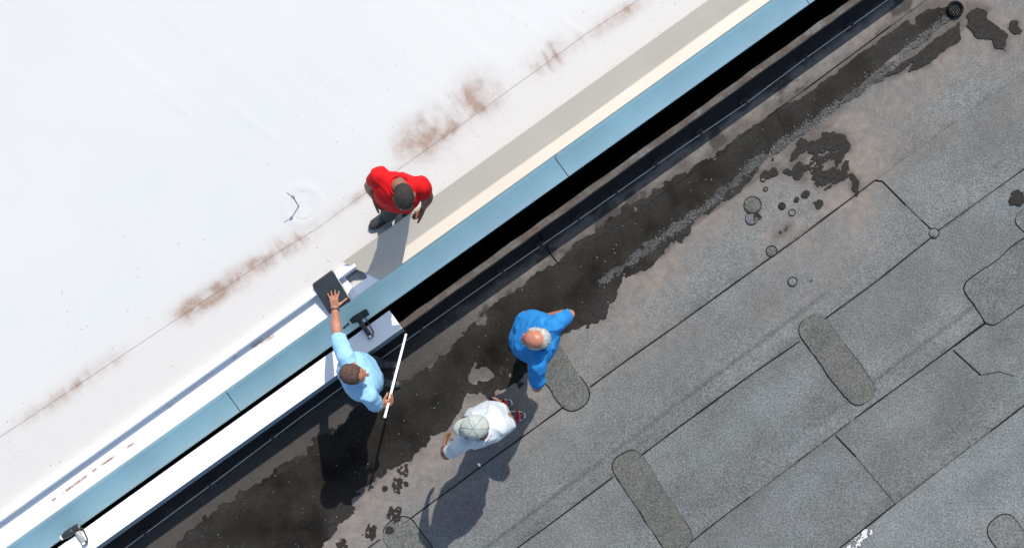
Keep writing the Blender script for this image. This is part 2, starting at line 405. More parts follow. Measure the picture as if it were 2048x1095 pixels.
for k, (a, b, r) in enumerate(drops):
    c = P(a, b); rm = r / 226; d = 0.007
    xs = np.arange(c.x - rm * 1.8, c.x + rm * 1.8, d); ys = np.arange(c.y - rm * 1.8, c.y + rm * 1.8, d)
    gx, gy = np.meshgrid(xs, ys, indexing='ij')
    Fk = rm - np.hypot(gx - c.x, gy - c.y) + (fbm(gx * 30, gy * 30, 60 + k, 3) - 0.5) * rm * 1.3
    if r > 8 and k != len(drops) - 1: Fk = np.minimum(Fk, (0.63 - fbm(gx * 45, gy * 45, 80 + k, 3)) * 0.3)
    Fk[0, :] = Fk[-1, :] = Fk[:, 0] = Fk[:, -1] = -1
    if (Fk > 0).any():
        o = contour('puddle', Fk, xs, ys, 0.0135 + 0.00025 * k, 'wet', None, np.full(Fk.shape, 0.9)); tag(o, kind='structure')

# ---- grey membrane sheets between traced seams
def seamline(a, b):
    s0, t0 = to_st(P(*a)); s1, t1 = to_st(P(*b)); k = (t1 - t0) / (s1 - s0); return (lambda s: t0 + (s - s0) * k)
seams = [lambda s: np.full_like(np.asarray(s, float), T_wall - 0.02), seamline((1123, 530), (1855, 0)), seamline((806, 1046), (1750, 360)),
         seamline((1034, 1095), (2048, 338)), seamline((1380, 1084), (2040, 592)), seamline((1680, 1093), (1992, 855))]
for k in range(12): seams.append((lambda b, off: (lambda s: b(s) + off))(seams[5], 0.95 * (k + 1)))
def interp_field(F, x, y):
    i = np.clip((x - wx[0]) / 0.012, 0, len(wx) - 2); j = np.clip((y - wy[0]) / 0.012, 0, len(wy) - 2)
    ii = i.astype(int); jj = j.astype(int); return F[ii, jj]
for k in range(len(seams) - 1):
    fine = k < 6
    s = np.arange(-5.6, 5.8, 0.025) if fine else np.arange(-14, 14.1, 0.5)
    if fine: s = np.concatenate([np.arange(-14, -5.6, 0.4), s, np.arange(5.9, 14.1, 0.4)])
    w = np.linspace(0, 1, 42 if fine else 4)
    t0 = seams[k](s); t1 = seams[k + 1](s); Sg = np.repeat(s[:, None], len(w), 1); Tg = t0[:, None] + (t1 - t0)[:, None] * w
    X = Sg * U.x + Tg * V.x; Y = Sg * U.y + Tg * V.y
    Zg = 0.0055 * w[None, :] ** 2 + (fbm(X * 1.5, Y * 1.5, 90 + k, 3) - 0.5) * 0.003 * np.sin(np.pi * w)[None, :]
    if fine:
        sdm = interp_field(np.maximum(sd_main, sd_sp), X, Y)
        n1 = fbm(X * 1.7, Y * 1.7, 11, 4); n2 = fbm(X * 6, Y * 6, 12, 4)
        silt = np.exp(-np.clip(-sdm, 0, None) / 0.30) * (0.45 + 0.9 * n1)
        silt += 0.4 * np.exp(-np.clip(-sdm, 0, None) / 0.9) * sstep(0.4, 0.7, n1)
        tn = Tg - T_wall; silt = np.where((tn < 0.5) & (sdm < 0), np.maximum(silt, 0.75), silt)
        silt = np.clip(silt * (0.75 + 0.5 * n2), 0, 1)
        # right part of the picture keeps a pale tan field beyond the grit
        cc = P(1800, 190); silt = np.maximum(silt, 0.85 * np.exp(-(((X - cc.x) * U.x + (Y - cc.y) * U.y) / 0.75) ** 2 - (((X - cc.x) * V.x + (Y - cc.y) * V.y) / 0.26) ** 2) * (0.5 + n2))
        grime_shade = 0.55 * np.exp(-np.clip(-sdm, 0, None) / 0.035) * sstep(0.3, 0.6, n2)
        d_in = np.abs(Tg - (t1[:, None] - 0.33 - 0.03 * n1)) if k == 2 else None          # soft dark lap lines half way
        if k in (2, 3):
            lap = np.exp(-(np.abs((t1[:, None] - Tg) - 0.17) / 0.018) ** 2) * sstep(0.42, 0.66, fbm(Sg * 0.8, Sg * 0 + k, 77, 3)); grime_shade = np.maximum(grime_shade, 0.42 * lap)
        grime_shade = np.maximum(grime_shade, 0.30 * np.exp(-(t1[:, None] - Tg) / 0.05) * sstep(0.45, 0.7, n2))
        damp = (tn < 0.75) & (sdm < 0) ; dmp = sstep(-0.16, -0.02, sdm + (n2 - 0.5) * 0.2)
        grime_shade = np.where(tn < 0.75, np.maximum(grime_shade, 0.5 * dmp), grime_shade)
        lowl = sstep(0.3, -1.2, Sg + 0.5 * (n1 - 0.5)); grime_shade = np.maximum(grime_shade, np.where(sdm < 0.02, 1, 0) * lowl * 0.78 * sstep(0.75, 0.5, tn + (n2 - 0.5) * 0.3))
        wall_shade = sstep(0.22, 0.10, tn + (n2 - 0.5) * 0.12) ; grime_shade = np.maximum(grime_shade, 0.93 * wall_shade)  # parapet shadow deepened by painting the strip along the wall darker
        blot = sstep(0.60, 0.68, fbm(X * 5, Y * 5, 55, 4)) * sstep(0.40, 0.30, tn); grime_shade = np.maximum(grime_shade, 0.8 * blot)
    else:
        silt = np.zeros_like(X); grime_shade = silt
    grid('membrane_sheet', X, Y, Zg, 'granule', low, {'wear': 0.6 * fbm(Sg * 0.7, Tg * 4 + k * 7, 101, 4) + 0.4 * fbm(X * 2.5, Y * 2.5, 103, 4), 'silt': silt, 'grime_shade': np.clip(grime_shade, 0, 1)})

def seg(*pts): return W(pts)
zb = 0.0125
for i, (pts, wd, br) in enumerate([
    (seg((1450,300),(1552,221),(1700,113),(1860,-6)), 0.008, 0.3), (seg((1123,528),(1250,440),(1450,300)), 0.006, 0.42),
    (seg((735,1095),(761,1076)), 0.008, 0), (seg((806,1046),(960,934),(1131,810)), 0.009, 0.2), (seg((1181,772),(1423,600),(1600,473),(1750,360),(1764,362)), 0.009, 0.25),
    (seg((1764,362),(1800,398),(1862,458)), 0.008, 0.33),
    (seg((1010,1112),(1034,1095),(1226,953)), 0.0085, 0.12), (seg((1276,914),(1450,785),(1599,681)), 0.009, 0.15), (seg((1649,638),(1760,556),(1868,470)), 0.009, 0.25), (seg((1875,462),(1960,400),(2070,322)), 0.007, 0.38),
    (seg((1380,1084),(1450,1029),(1600,918),(1700,843)), 0.0085, 0.2), (seg((1700,843),(1800,770),(1900,697),(1970,645)), 0.013, 0.4),
    (seg((1655,1112),(1700,1078),(1789,1007)), 0.010, 0.3), (seg((1789,1007),(1900,922),(1992,853),(2060,800)), 0.010, 0.42),
    (seg((1671,869),(1712,912)), 0.007, 0.2), (seg((1712,912),(1791,1007)), 0.004, 0.5), (seg((1906,699),(1961,749)), 0.008, 0.36), (seg((1961,749),(2000,742),(2030,752)), 0.005, 0.5),
    (seg((1552,221),(1560,240),(1570,262)), 0.014, 0.1), (seg((1078,462),(1085,480),(1098,503),(1118,528)), 0.010, 0.1), (seg((1965,640),(1972,646)), 0.01, 0)]):
    ribbon('bitumen_seam', pts, wd * 0.66, zb, 'bitumen', low, i + 3, 0.02, br + 0.08, 0.008)

# ---- repair patches
def patch(name, outline, mat, seed, h=0.012, bead=0.006):
    pts = [Vector((p.x, p.y, 0)) for p in outline]; dense = []
    for a, b in zip(pts, pts[1:] + pts[:1]):
        n = max(1, int((b - a).length / 0.02)); dense += [a.lerp(b, i / n) for i in range(n)]
    c = sum(dense, Vector()) / len(dense); out = []
    for i, p in enumerate(dense):
        d = (p - c).normalized(); out.append(p + d * (float(fbm(i * 0.12, seed, seed, 3)) - 0.5) * 0.035)
    n = len(out); v = [p + Z * h for p in out] + [p + Z * 0.0 for p in out]
    f = [tuple(range(n))] + [(i, n + i, n + (i + 1) % n, (i + 1) % n) for i in range(n)]
    o = mesh_from(name, v, f, mat, low); fixn(o.data)
    ribbon('bitumen_bead', out + [out[0], out[1]], bead, h + 0.001, 'bitumen', low, seed, 0.02, 0.42, 0.012)
    return o
def pill(e0, e1, w):
    a, b = P(*e0), P(*e1); d = (b - a).normalized(); n = Vector((-d.y, d.x, 0)); r = w / 2 / 226; a = a + d * r; b = b - d * r; out = []
    for c, sgn in ((b, 1), (a, -1)):
        for i in range(13):
            th = -math.pi / 2 + math.pi * i / 12
            cx = math.copysign(abs(math.cos(th)) ** 0.8, math.cos(th)); sy = math.copysign(abs(math.sin(th)) ** 0.8, math.sin(th))
            out.append(c + d * r * cx * sgn + n * r * sy * sgn)
    return out
def rrect(cx, cy, w, h, r, rot=0.0):
    c = P(cx, cy); a = ANG + rot; e = Vector((math.cos(a), math.sin(a), 0)); n = Vector((-e.y, e.x, 0)); out = []
    for qx, qy, a0 in ((1, 1, 0), (-1, 1, 90), (-1, -1, 180), (1, -1, 270)):
        for i in range(6):
            th = R(a0 + 90 * i / 5); out.append(c + e * (qx * (w / 2 - r) + r * math.cos(th)) / 226 + n * (qy * (h / 2 - r) + r * math.sin(th)) / 226)
    return out
for i, (ol, mt) in enumerate([(pill((1068, 672), (1163, 812), 66), 'patchA'), (pill((1242, 905), (1367, 1096), 66), 'patchA'), (pill((1612, 637), (1736, 802), 62), 'patchA'),
                              (rrect(2036, 550, 215, 104, 22, R(1)), 'patchB'), (rrect(2068, 436, 62, 60, 16, R(12)), 'patchB'), (pill((1990, 1036), (2085, 1175), 64), 'patchB'),
                              (pill((785, 1040), (875, 1180), 72), 'patchA')]):
    patch('repair_patch', ol, mt, 20 + i)

# ---- blisters
def blister(px, py, r, mat, h=0.3):
    c = P(px, py, 0.004); rm = r / 226; v, f = [], []; rings = 6; seg_ = 18
    for i in range(rings):
        a = (math.pi / 2) * i / rings
        for k in range(seg_):
            th = 2 * math.pi * k / seg_; rr = rm * math.cos(a) * (1 + 0.07 * math.sin(2 * th + px)); v.append(c + Vector((rr * math.cos(th), rr * math.sin(th), rm * h * math.sin(a))))
    v.append(c + Z * rm * h)
    for i in range(rings - 1):
        for k in range(seg_): f.append((i * seg_ + k, i * seg_ + (k + 1) % seg_, (i + 1) * seg_ + (k + 1) % seg_, (i + 1) * seg_ + k))
    for k in range(seg_): f.append(((rings - 1) * seg_ + k, (rings - 1) * seg_ + (k + 1) % seg_, len(v) - 1))
    o = mesh_from('blister', v, f, mat, low, True); fixn_up(o.data)
    ring = [c + Vector((rm * 1.03 * math.cos(a), rm * 1.03 * math.sin(a), 0)) for a in np.linspace(0, 2 * math.pi, 20)]
    ribbon('bitumen_bead', ring, 0.004, 0.012, 'bitumen', low, int(px), 0.01, 0.3, 0.006)
for b in [(1505, 410, 17, 'patchA'), (1503, 437, 12, 'patchB'), (1564, 412, 7, 'silt'), (1584, 425, 6.5, 'patchB'), (1543, 502, 10.5, 'patchA'), (1585, 563, 8.5, 'patchB'), (1868, 466, 9.5, 'patchB'), (1526, 358, 5, 'patchB'), (1531, 378, 4, 'patchB')]:
    blister(*b, h=0.16)

# ---- grit and pebbles
def stones(name, pts, label, mat='stone'):
    base = [Vector(p) for p in ((1, 0, 0), (0, 1, 0), (-1, 0, 0), (0, -1, 0), (0, 0, 0.7), (0.6, 0.7, 0.35))]
    tri = [(0, 5, 4), (5, 1, 4), (1, 2, 4), (2, 3, 4), (3, 0, 4), (0, 1, 5)]
    v, f = [], []
    for p, r in pts:
        a = random.random() * 6.28; ca, sa = math.cos(a), math.sin(a); k = len(v); sx = random.uniform(0.6, 1.3)
        for b in base: v.append(p + Vector(((b.x * sx * ca - b.y * sa) * r, (b.x * sx * sa + b.y * ca) * r, b.z * r)))
        f += [tuple(i + k for i in t) for t in tri]
    o = mesh_from(name, v, f, mat); tag(o, label, kind='stuff'); return o
gl = W([(1205, 562), (1290, 500), (1360, 450), (1430, 400), (1500, 335), (1585, 272), (1655, 225), (1710, 185), (1770, 140), (1840, 80), (1895, 35)])
pts = []
for a, b in zip(gl[:-1], gl[1:]):
    n = int((b - a).length * 850)
    for i in range(n):
        p = a.lerp(b, random.random()) + V * random.gauss(0.0, 0.026)
        if float(fbm(np.array(p.x * 5), np.array(p.y * 5), 66, 3)) > 0.34: pts.append((Vector((p.x, p.y, 0.010)), random.choice([0.002, 0.002, 0.003, 0.003, 0.004, 0.006])))
stones('grit', pts, 'pale grit washed up along the outer edge of the puddle')
# bed of dried silt under the grit
gx, gy = GX, GY; dl = line_dist(GX, GY, gl)
F_g = 0.030 + (fbm(GX * 12, GY * 12, 71, 4) - 0.5) * 0.11 - dl; F_g = np.minimum(F_g, (0.64 - fbm(GX * 22, GY * 22, 72, 3)) * 0.4)
o = contour('silt_bed', F_g, wx, wy, 0.0112, 'silt'); tag(o, 'pale band of dried silt along the puddle edge', kind='structure')
pts = []
while len(pts) < 210:
    i = random.randrange(len(wx)); j = random.randrange(len(wy))
    if sd_main[i, j] > 0.02 and random.random() < 0.25 + float(fbm(np.array(wx[i] * 2), np.array(wy[j] * 2), 91, 3)): pts.append((Vector((wx[i], wy[j], 0.0105)), random.choice([0.002, 0.003, 0.003, 0.004, 0.006])))
for i in range(90): pts.append((P(random.uniform(650, 2048), random.uniform(550, 1095), 0.009), random.choice([0.003, 0.004, 0.005])))
stones('pebbles', pts, 'tiny pale pebbles scattered over the wet roof')
o = stones('scrap', [(P(957, 927, 0.01), 0.018), (P(959, 930, 0.01), 0.012)], None, 'white_metal'); o['kind'] = ''
del o['kind']; o.name = 'paper_scrap'; tag(o, 'tiny crumpled white scrap in the shadow of the man in the cap', 'scrap')
# torn pale strip on the seam at the lower right
gx, gy = np.meshgrid(np.arange(P(1660, 0).x, P(1770, 0).x, 0.006), np.arange(P(0, 1130).y, P(0, 1040).y, 0.006), indexing='ij')
Fs = poly_sdf(gx, gy, W([(1682, 1100), (1700, 1082), (1728, 1056), (1742, 1058), (1741, 1066), (1718, 1088), (1705, 1104)])) + (fbm(gx * 25, gy * 25, 33, 3) - 0.5) * 0.05
Fs = np.minimum(Fs, (0.63 - fbm(gx * 40, gy * 40, 35, 3)) * 0.3); Fs[0] = Fs[-1] = -1; Fs[:, 0] = Fs[:, -1] = -1
o = contour('torn_foil', Fs, gx[:, 0], gy[0], 0.0142, 'white_mem', low)

# ---- parapet of the low roof
par = empty('parapet_wall', st(0, T_wall, 0)); tag(par, 'low masonry parapet with bare brown top along the dark gap', 'parapet')
n = 620; ss = np.linspace(SA - 4, SB + 4, n); tt = np.linspace(T_wallin, T_wall, 7)
Sg, Tg = np.meshgrid(ss, tt, indexing='ij'); e = np.zeros_like(Sg)
zz = 0.475 + (fbm(Sg * 9, Tg * 30, 4, 4) - 0.5) * 0.028
tg2 = Tg + (fbm(Sg * 6, Tg * 0, 14, 4) - 0.5) * 0.016 * (np.arange(7)[None, :] < 2)
grid('top', Sg * U.x + tg2 * V.x, Sg * U.y + tg2 * V.y, zz, 'masonry', par)
boxes('core', [((SA - 4, T_wallin + 0.004, -3), (SB + 4, T_wall - 0.004, 0.455))], 'cavity', par)
boxes('upstand', [((SA - 4, T_wall - 0.003, -0.01), (SB + 4, T_wall + 0.006, 0.466))], 'upstand', par)

# ---- coping on the parapet
s_end = S_(791, 637, ZC)
cop = empty('parapet_coping', st(s_end - 2, (T_cop0 + T_cop1) / 2, ZC)); tag(cop, 'white metal coping cap on the parapet ending beside the heat gun', 'coping')
profile('cap_sheet', [(T_cop0, ZC - 0.03), (T_cop0, ZC), (T_cop1 - 0.004, ZC), (T_cop1, ZC - 0.003)], SA - 4, s_end, 'white_metal', cop, 0.003, 120, wob=0.0025, seed=5)
profile('drip_edge', [(T_cop1, ZC - 0.003), (T_cop1 + 0.030, ZC - 0.085), (T_cop1 + 0.028, ZC - 0.10)], SA - 4, s_end, 'edge_dark', cop, 0.002)

# ---- metal cover plates over the joint, tinted blue for their shade
ledge = empty('joint_cover', st(0, T_ledge, ZL)); tag(ledge, 'shade-tinted metal cover plate running the length of the gap', 'cover plate')
js = [SA - 4, S_(465, 800, ZL), S_(1124, 335, ZL), S_(1617, 6, ZL), SB + 4]
for i, (a, b) in enumerate(zip(js[:-1], js[1:])):
    ga = 0.0035
    o = profile('plate', [(T_flash - 0.002, ZF - 0.03), (T_flash - 0.002, ZL + 0.012), (T_flash + 0.008, ZL + 0.004), ((T_flash + T_ledge) / 2, ZL + 0.001), (T_ledge - 0.004, ZL), (T_ledge, ZL - 0.005), (T_ledge, ZL - 0.05)],
                a + ga, b - ga, 'shade_tint_metal', ledge, 0.002, max(3, int((b - a) / 0.12)), wob=0.004, seed=11 + i)
boxes('backing', [((SA - 4, T_flash - 0.006, ZL - 0.02), (SB + 4, T_ledge - 0.004, ZL - 0.008))], 'cavity', ledge)

# ---- flashing and edge strip on the wall of the white roof (left part) with the square opening
s_f1 = S_(735, 560, ZF); oa, ob = S_(690, 553, ZF), S_(717, 566, ZF) ; ta, tb = T_(-189, ZF), T_(-163, ZF)
fl = empty('edge_flashing', st(s_f1 - 2, T_flash, ZF)); tag(fl, 'white stepped roof edge flashing with rust marks left of the folder', 'flashing')
ob = oa + 0.145
s = np.concatenate([np.arange(SA - 4, -5.4, 0.5), np.arange(-5.4, s_f1, 0.012)]); s = np.append(s[s < oa - 0.002], [oa])
t = np.linspace(T_strip + 0.004, T_flash, 24)
Sg, Tg = np.meshgrid(s, t, indexing='ij'); X = Sg * U.x + Tg * V.x; Y = Sg * U.y + Tg * V.y
rl = [to_st(p) for p in W([(105, 1000), (190, 938), (275, 880)], ZF)]; rst = [to_st(p) for p in W([(400, 752), (450, 728), (510, 690), (545, 672)], ZF)]
rust = np.exp(-(line_dist(Sg, Tg, rl) / 0.009) ** 2) * sstep(0.36, 0.46, fbm(Sg * 22, Sg * 0, 8, 2)) * 1.6 + 0.8 * np.exp(-(line_dist(Sg, Tg, rst) / 0.022) ** 2) * sstep(0.42, 0.62, fbm(Sg * 9, Tg * 9, 18, 4))
rust += 0.35 * np.exp(-(line_dist(Sg, Tg, [rl[-1], rst[0]]) / 0.02) ** 2) * sstep(0.55, 0.68, fbm(Sg * 8, Tg * 14, 19, 4))
grid('flashing_sheet', X, Y, np.full_like(X, ZF) + (fbm(Sg * 1.2, Tg * 2, 6, 2) - 0.5) * 0.003, 'flash_metal', fl, {'rust': np.clip(rust, 0, 1)})
boxes('opening_frame', [((oa, T_strip + 0.004, ZF - 0.012), (ob, ta, ZF + 0.001)), ((oa, tb, ZF - 0.012), (ob, T_flash, ZF + 0.001)), ((ob, T_strip + 0.004, ZF - 0.012), (s_f1 + 0.2, T_flash, ZF + 0.001))], 'white_metal', fl)
boxes('opening_recess', [((oa - 0.004, ta - 0.004, ZF - 0.06), (ob + 0.004, tb + 0.004, ZF - 0.055)), ((oa - 0.004, ta - 0.006, ZF - 0.055), (ob + 0.004, ta - 0.001, ZF - 0.006)), ((oa - 0.004, tb + 0.001, ZF - 0.055), (ob + 0.004, tb + 0.006, ZF - 0.006)),
                          ((oa - 0.006, ta, ZF - 0.055), (oa - 0.001, tb, ZF - 0.006)), ((ob + 0.001, ta, ZF - 0.055), (ob + 0.006, tb, ZF - 0.006)), ((oa + 0.02, ta + 0.022, ZF - 0.054), (ob - 0.012, ta + 0.034, ZF - 0.03))], 'pale_slab', fl)
s_c1 = S_(712, 531, 1.03)
profile('edge_strip', [(T_curb - 0.006, ZW + 0.002), (T_curb, ZW + 0.045), (T_curb + 0.008, 1.03), (T_strip, 1.03), (T_strip + 0.006, 1.02), (T_strip + 0.010, ZF + 0.002)], SA - 4, s_c1, 'white_metal', fl, 0.002, 90, wob=0.003, seed=3)
boxes('fascia', [((SA - 4, T_flash - 0.006, ZF - 0.09), (s_f1, T_flash + 0.001, ZF - 0.001))], 'white_metal', fl)

# ---- beige folded sheet (right part)
bg = empty('folded_sheet', st(s_f1 + 1, T_(-190, 1.0), ZF)); tag(bg, 'long beige folded metal sheet beside the man in red', 'metal sheet')
s_b0 = S_(716, 537, 1.0)
tA, tB, tC = T_(-216, 1.06), T_(-168, ZF + 0.004), T_flash + 0.002
zA = 1.075
v, f = [], []; s = np.concatenate([[s_b0], np.arange(s_b0 + 0.2, SB + 4, 0.35)]); prof = [(tA - 0.004, zA - 0.02), (tA, zA), ((tA + tB) / 2, (zA + ZF + 0.004) / 2), (tB - 0.004, ZF + 0.007), (tB + 0.004, ZF + 0.004), (tC, ZF + 0.004), (tC + 0.001, ZF - 0.03)]
for si in s:
    for j, (t_, z_) in enumerate(prof): v.append(st(si + (0.0 if si > s_b0 else [-.06, -.06, -.02, 0.03, 0.04, 0.085, 0.085][j]), t_, z_ + 0.003 * float(vnoise(si * 0.8, j, 5))))
k = len(prof)
for i in range(len(s) - 1):
    for j in range(k - 1): a = i * k + j; f.append((a, a + k, a + k + 1, a + 1))
o = mesh_from('sheet', v, f, 'beige_metal', bg, True); md = o.modifiers.new('t', 'SOLIDIFY'); md.thickness = 0.002; md.offset = -1
for e_ in o.data.polygons: e_.use_smooth = False
boxes('support', [((s_b0 + 0.1, tA + 0.01, ZF - 0.02), (SB + 4, tA + 0.03, zA - 0.02))], 'slab', bg)

# ---- white roof sheets
seamW = W([(-60, 912), (0, 872), (262, 697), (340, 645), (560, 500), (630, 458), (745, 374), (900, 264), (1100, 120), (1170, 68), (1290, -10), (1400, -80)], ZW)
sw = [to_st(p) for p in seamW]; sws = np.array([a for a, b in sw]); swt = np.array([b for a, b in sw])
def seam_t(s): return np.interp(s, sws, swt)
def wdirt(X, Y, Sg, Tg):
    d = Tg - seam_t(Sg); ad = np.abs(d)
    dirt = np.zeros_like(X)
    for (c0, c1, amp, wid, off) in [((40, 845), (250, 705), 0.85, 0.06, 0.0), ((350, 640), (640, 452), 1.1, 0.075, 0.0), ((440, 590), (620, 470), 0.8, 0.035, 0.0), ((800, 322), (1015, 175), 0.7, 0.15, -0.10), ((850, 300), (1000, 195), 0.7, 0.06, -0.01), ((1055, 145), (1135, 85), 1.6, 0.09, -0.01), ((1100, 120), (1300, -10), 0.5, 0.06, 0.03), ((640, 452), (800, 335), 0.45, 0.04, 0.0), ((10, 866), (60, 833), 0.3, 0.02, 0)]:
        s0, _ = to_st(P(*c0, ZW)); s1, _ = to_st(P(*c1, ZW)); m = sstep(s0 - 0.10, s0 + 0.22, Sg) * sstep(s1 + 0.10, s1 - 0.22, Sg)
        dirt = np.maximum(dirt, 1.75 * amp * m * np.exp(-((d - off) / wid) ** 2) * (0.20 + 0.85 * sstep(0.30, 0.70, fbm(Sg * 3.2, Tg * 3.2, 23, 5)) + 0.35 * sstep(0.5, 0.7, fbm(Sg * 22, Tg * 5, 24, 4))))
    line = np.exp(-(ad / 0.004) ** 2) * 0.6 * sstep(0.42, 0.62, fbm(Sg * 2, Sg * 0 + 3, 29, 4))
    gap0, _ = to_st(P(262, 697, ZW)); gap1, _ = to_st(P(340, 645, ZW)); line *= np.where((Sg > gap0 + 0.02) & (Sg < gap1), 0.0, 1.0)
    dirt = np.maximum(dirt, line)
    return np.clip(dirt, 0, 1.2)
def wz(Sg, Tg, w):
    r = 0
    for (px, py, L, A, wd, ro) in [(300, 150, .55, .010, .035, 0.9), (345, 205, .4, .012, .03, .9), (520, 255, .5, .010, .03, .95), (890, 290, .2, .012, .02, 1.0), (860, 250, .25, .012, .02, 1.0), (1150, 60, .2, .016, .02, .8), (1040, 40, .5, .008, .03, .9), (850, 190, .45, .008, .03, .95), (450, 120, .8, .007, .05, .9), (100, 200, .7, .006, .05, .9), (905, 215, .3, .01, .02, 1.0), (455, 540, .18, .01, .018, 1.0), (960, 100, .6, .007, .04, .9), (640, 130, .8, .006, .05, .95), (700, 250, .5, .006, .04, .9), (200, 420, .7, .005, .05, .95), (1165, 63, .05, .02, .02, .8)]:
        s0, t0 = to_st(P(px, py, ZW)); ds, dt = Sg - s0, Tg - t0; a = ds * math.sin(ro * 0.35) + dt * math.cos(ro * 0.35); b = ds * math.cos(ro * 0.35) - dt * math.sin(ro * 0.35)
        r = r + 0.13 * A * np.exp(-(b / wd) ** 2 - (a / L) ** 2)
    pc = P(605, 410, ZW); s0, t0 = to_st(pc); q = np.hypot(Sg - s0, Tg - t0)
    r = r + 0.003 * np.exp(-((q - 0.15) / 0.03) ** 2)
    return ZW + w + r + (fbm(Sg * 0.9, Tg * 0.9, 37, 3) - 0.5) * 0.008 + (fbm(Sg * 4, Tg * 1.6, 39, 3) - 0.5) * 0.0015
def white_sheet(s, t0f, t1f, nt, lift):
    w = np.linspace(0, 1, nt); t0 = t0f(s); t1 = t1f(s); Sg = np.repeat(s[:, None], nt, 1); Tg = t0[:, None] + (t1 - t0)[:, None] * w
    X = Sg * U.x + Tg * V.x; Y = Sg * U.y + Tg * V.y
    flat = sstep(0.0, 0.25, T_curb - Tg); Zg = wz(Sg, Tg, 0.0) * flat + (1 - flat) * (ZW + 0.0) + lift
    d = Tg - seam_t(Sg); edge = sstep(-0.3, 0.05, d); speck = sstep(-1.6, 0.0, d)
    return grid('membrane_sheet', X, Y, Zg, 'white_mem', up, {'dirt': wdirt(X, Y, Sg, Tg), 'edge': edge, 'speck': speck})
sfine = np.concatenate([np.arange(-14, -5.8, 0.4), np.arange(-5.8, 5.8, 0.016), np.arange(5.9, 14.1, 0.4)])
white_sheet(sfine, seam_t, lambda s: np.full_like(s, T_curb + 0.004), 70, 0.0)
white_sheet(sfine, lambda s: seam_t(s) - 2.9, lambda s: seam_t(s) + 0.004, 150, 0.004)
white_sheet(np.arange(-14, 14.1, 0.4), lambda s: np.full_like(s, -16.0), lambda s: seam_t(s) - 2.85, 30, -0.004)

# ---- lightning conductor wire with holders
con = empty('lightning_conductor', st(0, T_(-8, 0.06), 0.0)); tag(con, 'thin steel lightning wire on dark holders along the foot of the parapet', 'wire')
wp = [(-60, 1320), (253, 1093), (425, 966), (600, 834), (840, 660), (1000, 547), (1160, 437), (1359, 297), (1490, 208), (1612, 116), (1775, 0), (1950, -130)]
dense = []
for a, b in zip(wp[:-1], wp[1:]):
    for i in range(6): q = i / 6; dense.append(P(a[0] + (b[0] - a[0]) * q, a[1] + (b[1] - a[1]) * q, 0.065 - 0.006 * math.sin(q * math.pi)))
tube_obj('wire', dense, 0.0048, 'steel', con, 6)
def bevbox(name, sx, sy, sz, bev):
    bm = bmesh.new(); bmesh.ops.create_cube(bm, size=1.0); bmesh.ops.scale(bm, vec=(sx, sy, sz), verts=bm.verts); bmesh.ops.translate(bm, vec=(0, 0, sz / 2), verts=bm.verts)
    bmesh.ops.bevel(bm, geom=list(bm.edges), offset=bev, segments=2, affect='EDGES'); me = bpy.data.meshes.new(name); bm.to_mesh(me); bm.free(); me.materials.append(M['holder']); return me
me_h, me_k = bevbox('holder', 0.095, 0.075, 0.030, 0.010), bevbox('clip', 0.035, 0.028, 0.040, 0.006)
for (px, py) in [(290, 1066), (420, 970), (545, 875), (700, 760), (843, 658), (1005, 543), (1082, 490), (1157, 438), (1232, 385), (1312, 329), (1402, 266), (1492, 205), (1612, 116), (1705, 50)]:
    o = bpy.data.objects.new('holder', me_h); COL.objects.link(o); o.parent = con; c = P(px, py, 0.065); o.location = c - con.location; o.location.z = 0.004
    o.rotation_euler.z = ANG + random.uniform(-0.15, 0.15); k = random.uniform(0.75, 1.05); o.scale = (k, k, 1)
    q = bpy.data.objects.new('clip', me_k); COL.objects.link(q); q.parent = o; q.location = (0, 0, 0.028)

# ---- roof drain at the far corner
dr = empty('roof_drain', P(1911, 18)); tag(dr, 'small round dark roof drain at the upper right end of puddle', 'drain')
ring = [P(1911, 18, 0.03) + Vector((0.062 * math.cos(a), 0.062 * math.sin(a), 0)) for a in np.linspace(0, 2 * math.pi, 25)]
tube_obj('rim', ring, 0.012, 'bitumen', dr, 8)
v = [P(1911, 18, 0.016) + Vector((0.06 * math.cos(a), 0.06 * math.sin(a), 0)) for a in np.linspace(0, 2 * math.pi, 24, endpoint=False)]
mesh_from('grate', v, [tuple(range(24))], 'patchA', dr)
for k in range(5):
    x = (k - 2) * 0.02; L = math.sqrt(0.055 ** 2 - x ** 2); tube_obj('bar', [P(1911, 18, 0.024) + U * x - V * L, P(1911, 18, 0.024) + U * x + V * L], 0.004, 'bitumen', dr, 6)

# ---- bent fastener pin on the white roof
pin = empty('bent_pin', P(598, 413, ZW)); tag(pin, 'thin bent dark metal pin sticking up from the white roof', 'pin')
M['pin'] = simple('dark_steel_pin', (0.12, 0.12, 0.13), 0.4, 0.2, 40, metal=0.6)
b0 = P(598, 413, ZW); b1 = P(586, 394, ZW + 0.22); b2 = P(573, 385, ZW + 0.30)
tube_obj('shaft', [b0, b0.lerp(b1, 0.5), b1], 0.0045, 'pin', pin, 8); tube_obj('tip', [b1, b2], 0.003, 'pin', pin, 8)
d_ = (b1 - b0).normalized(); tube_obj('nut', [b1 - d_ * 0.012, b1 + d_ * 0.012], 0.012, 'pin', pin, 6, False)
v = [b0 + Vector((0.085 * math.cos(a) + 0.03, 0.085 * math.sin(a) - 0.01, 0.006 + 0.001 * math.sin(3 * a))) for a in np.linspace(0, 2 * math.pi, 40, endpoint=False)]
M['white_pad'] = simple('white_pad', (0.385, 0.40, 0.41), 0.6, 0.02, 5)
o = mesh_from('cover_pad', v + [p - Z * 0.05 for p in v], [tuple(range(40))] + [(i, 40 + i, 40 + (i + 1) % 40, (i + 1) % 40) for i in range(40)], 'white_mem', pin); fixn(o.data)

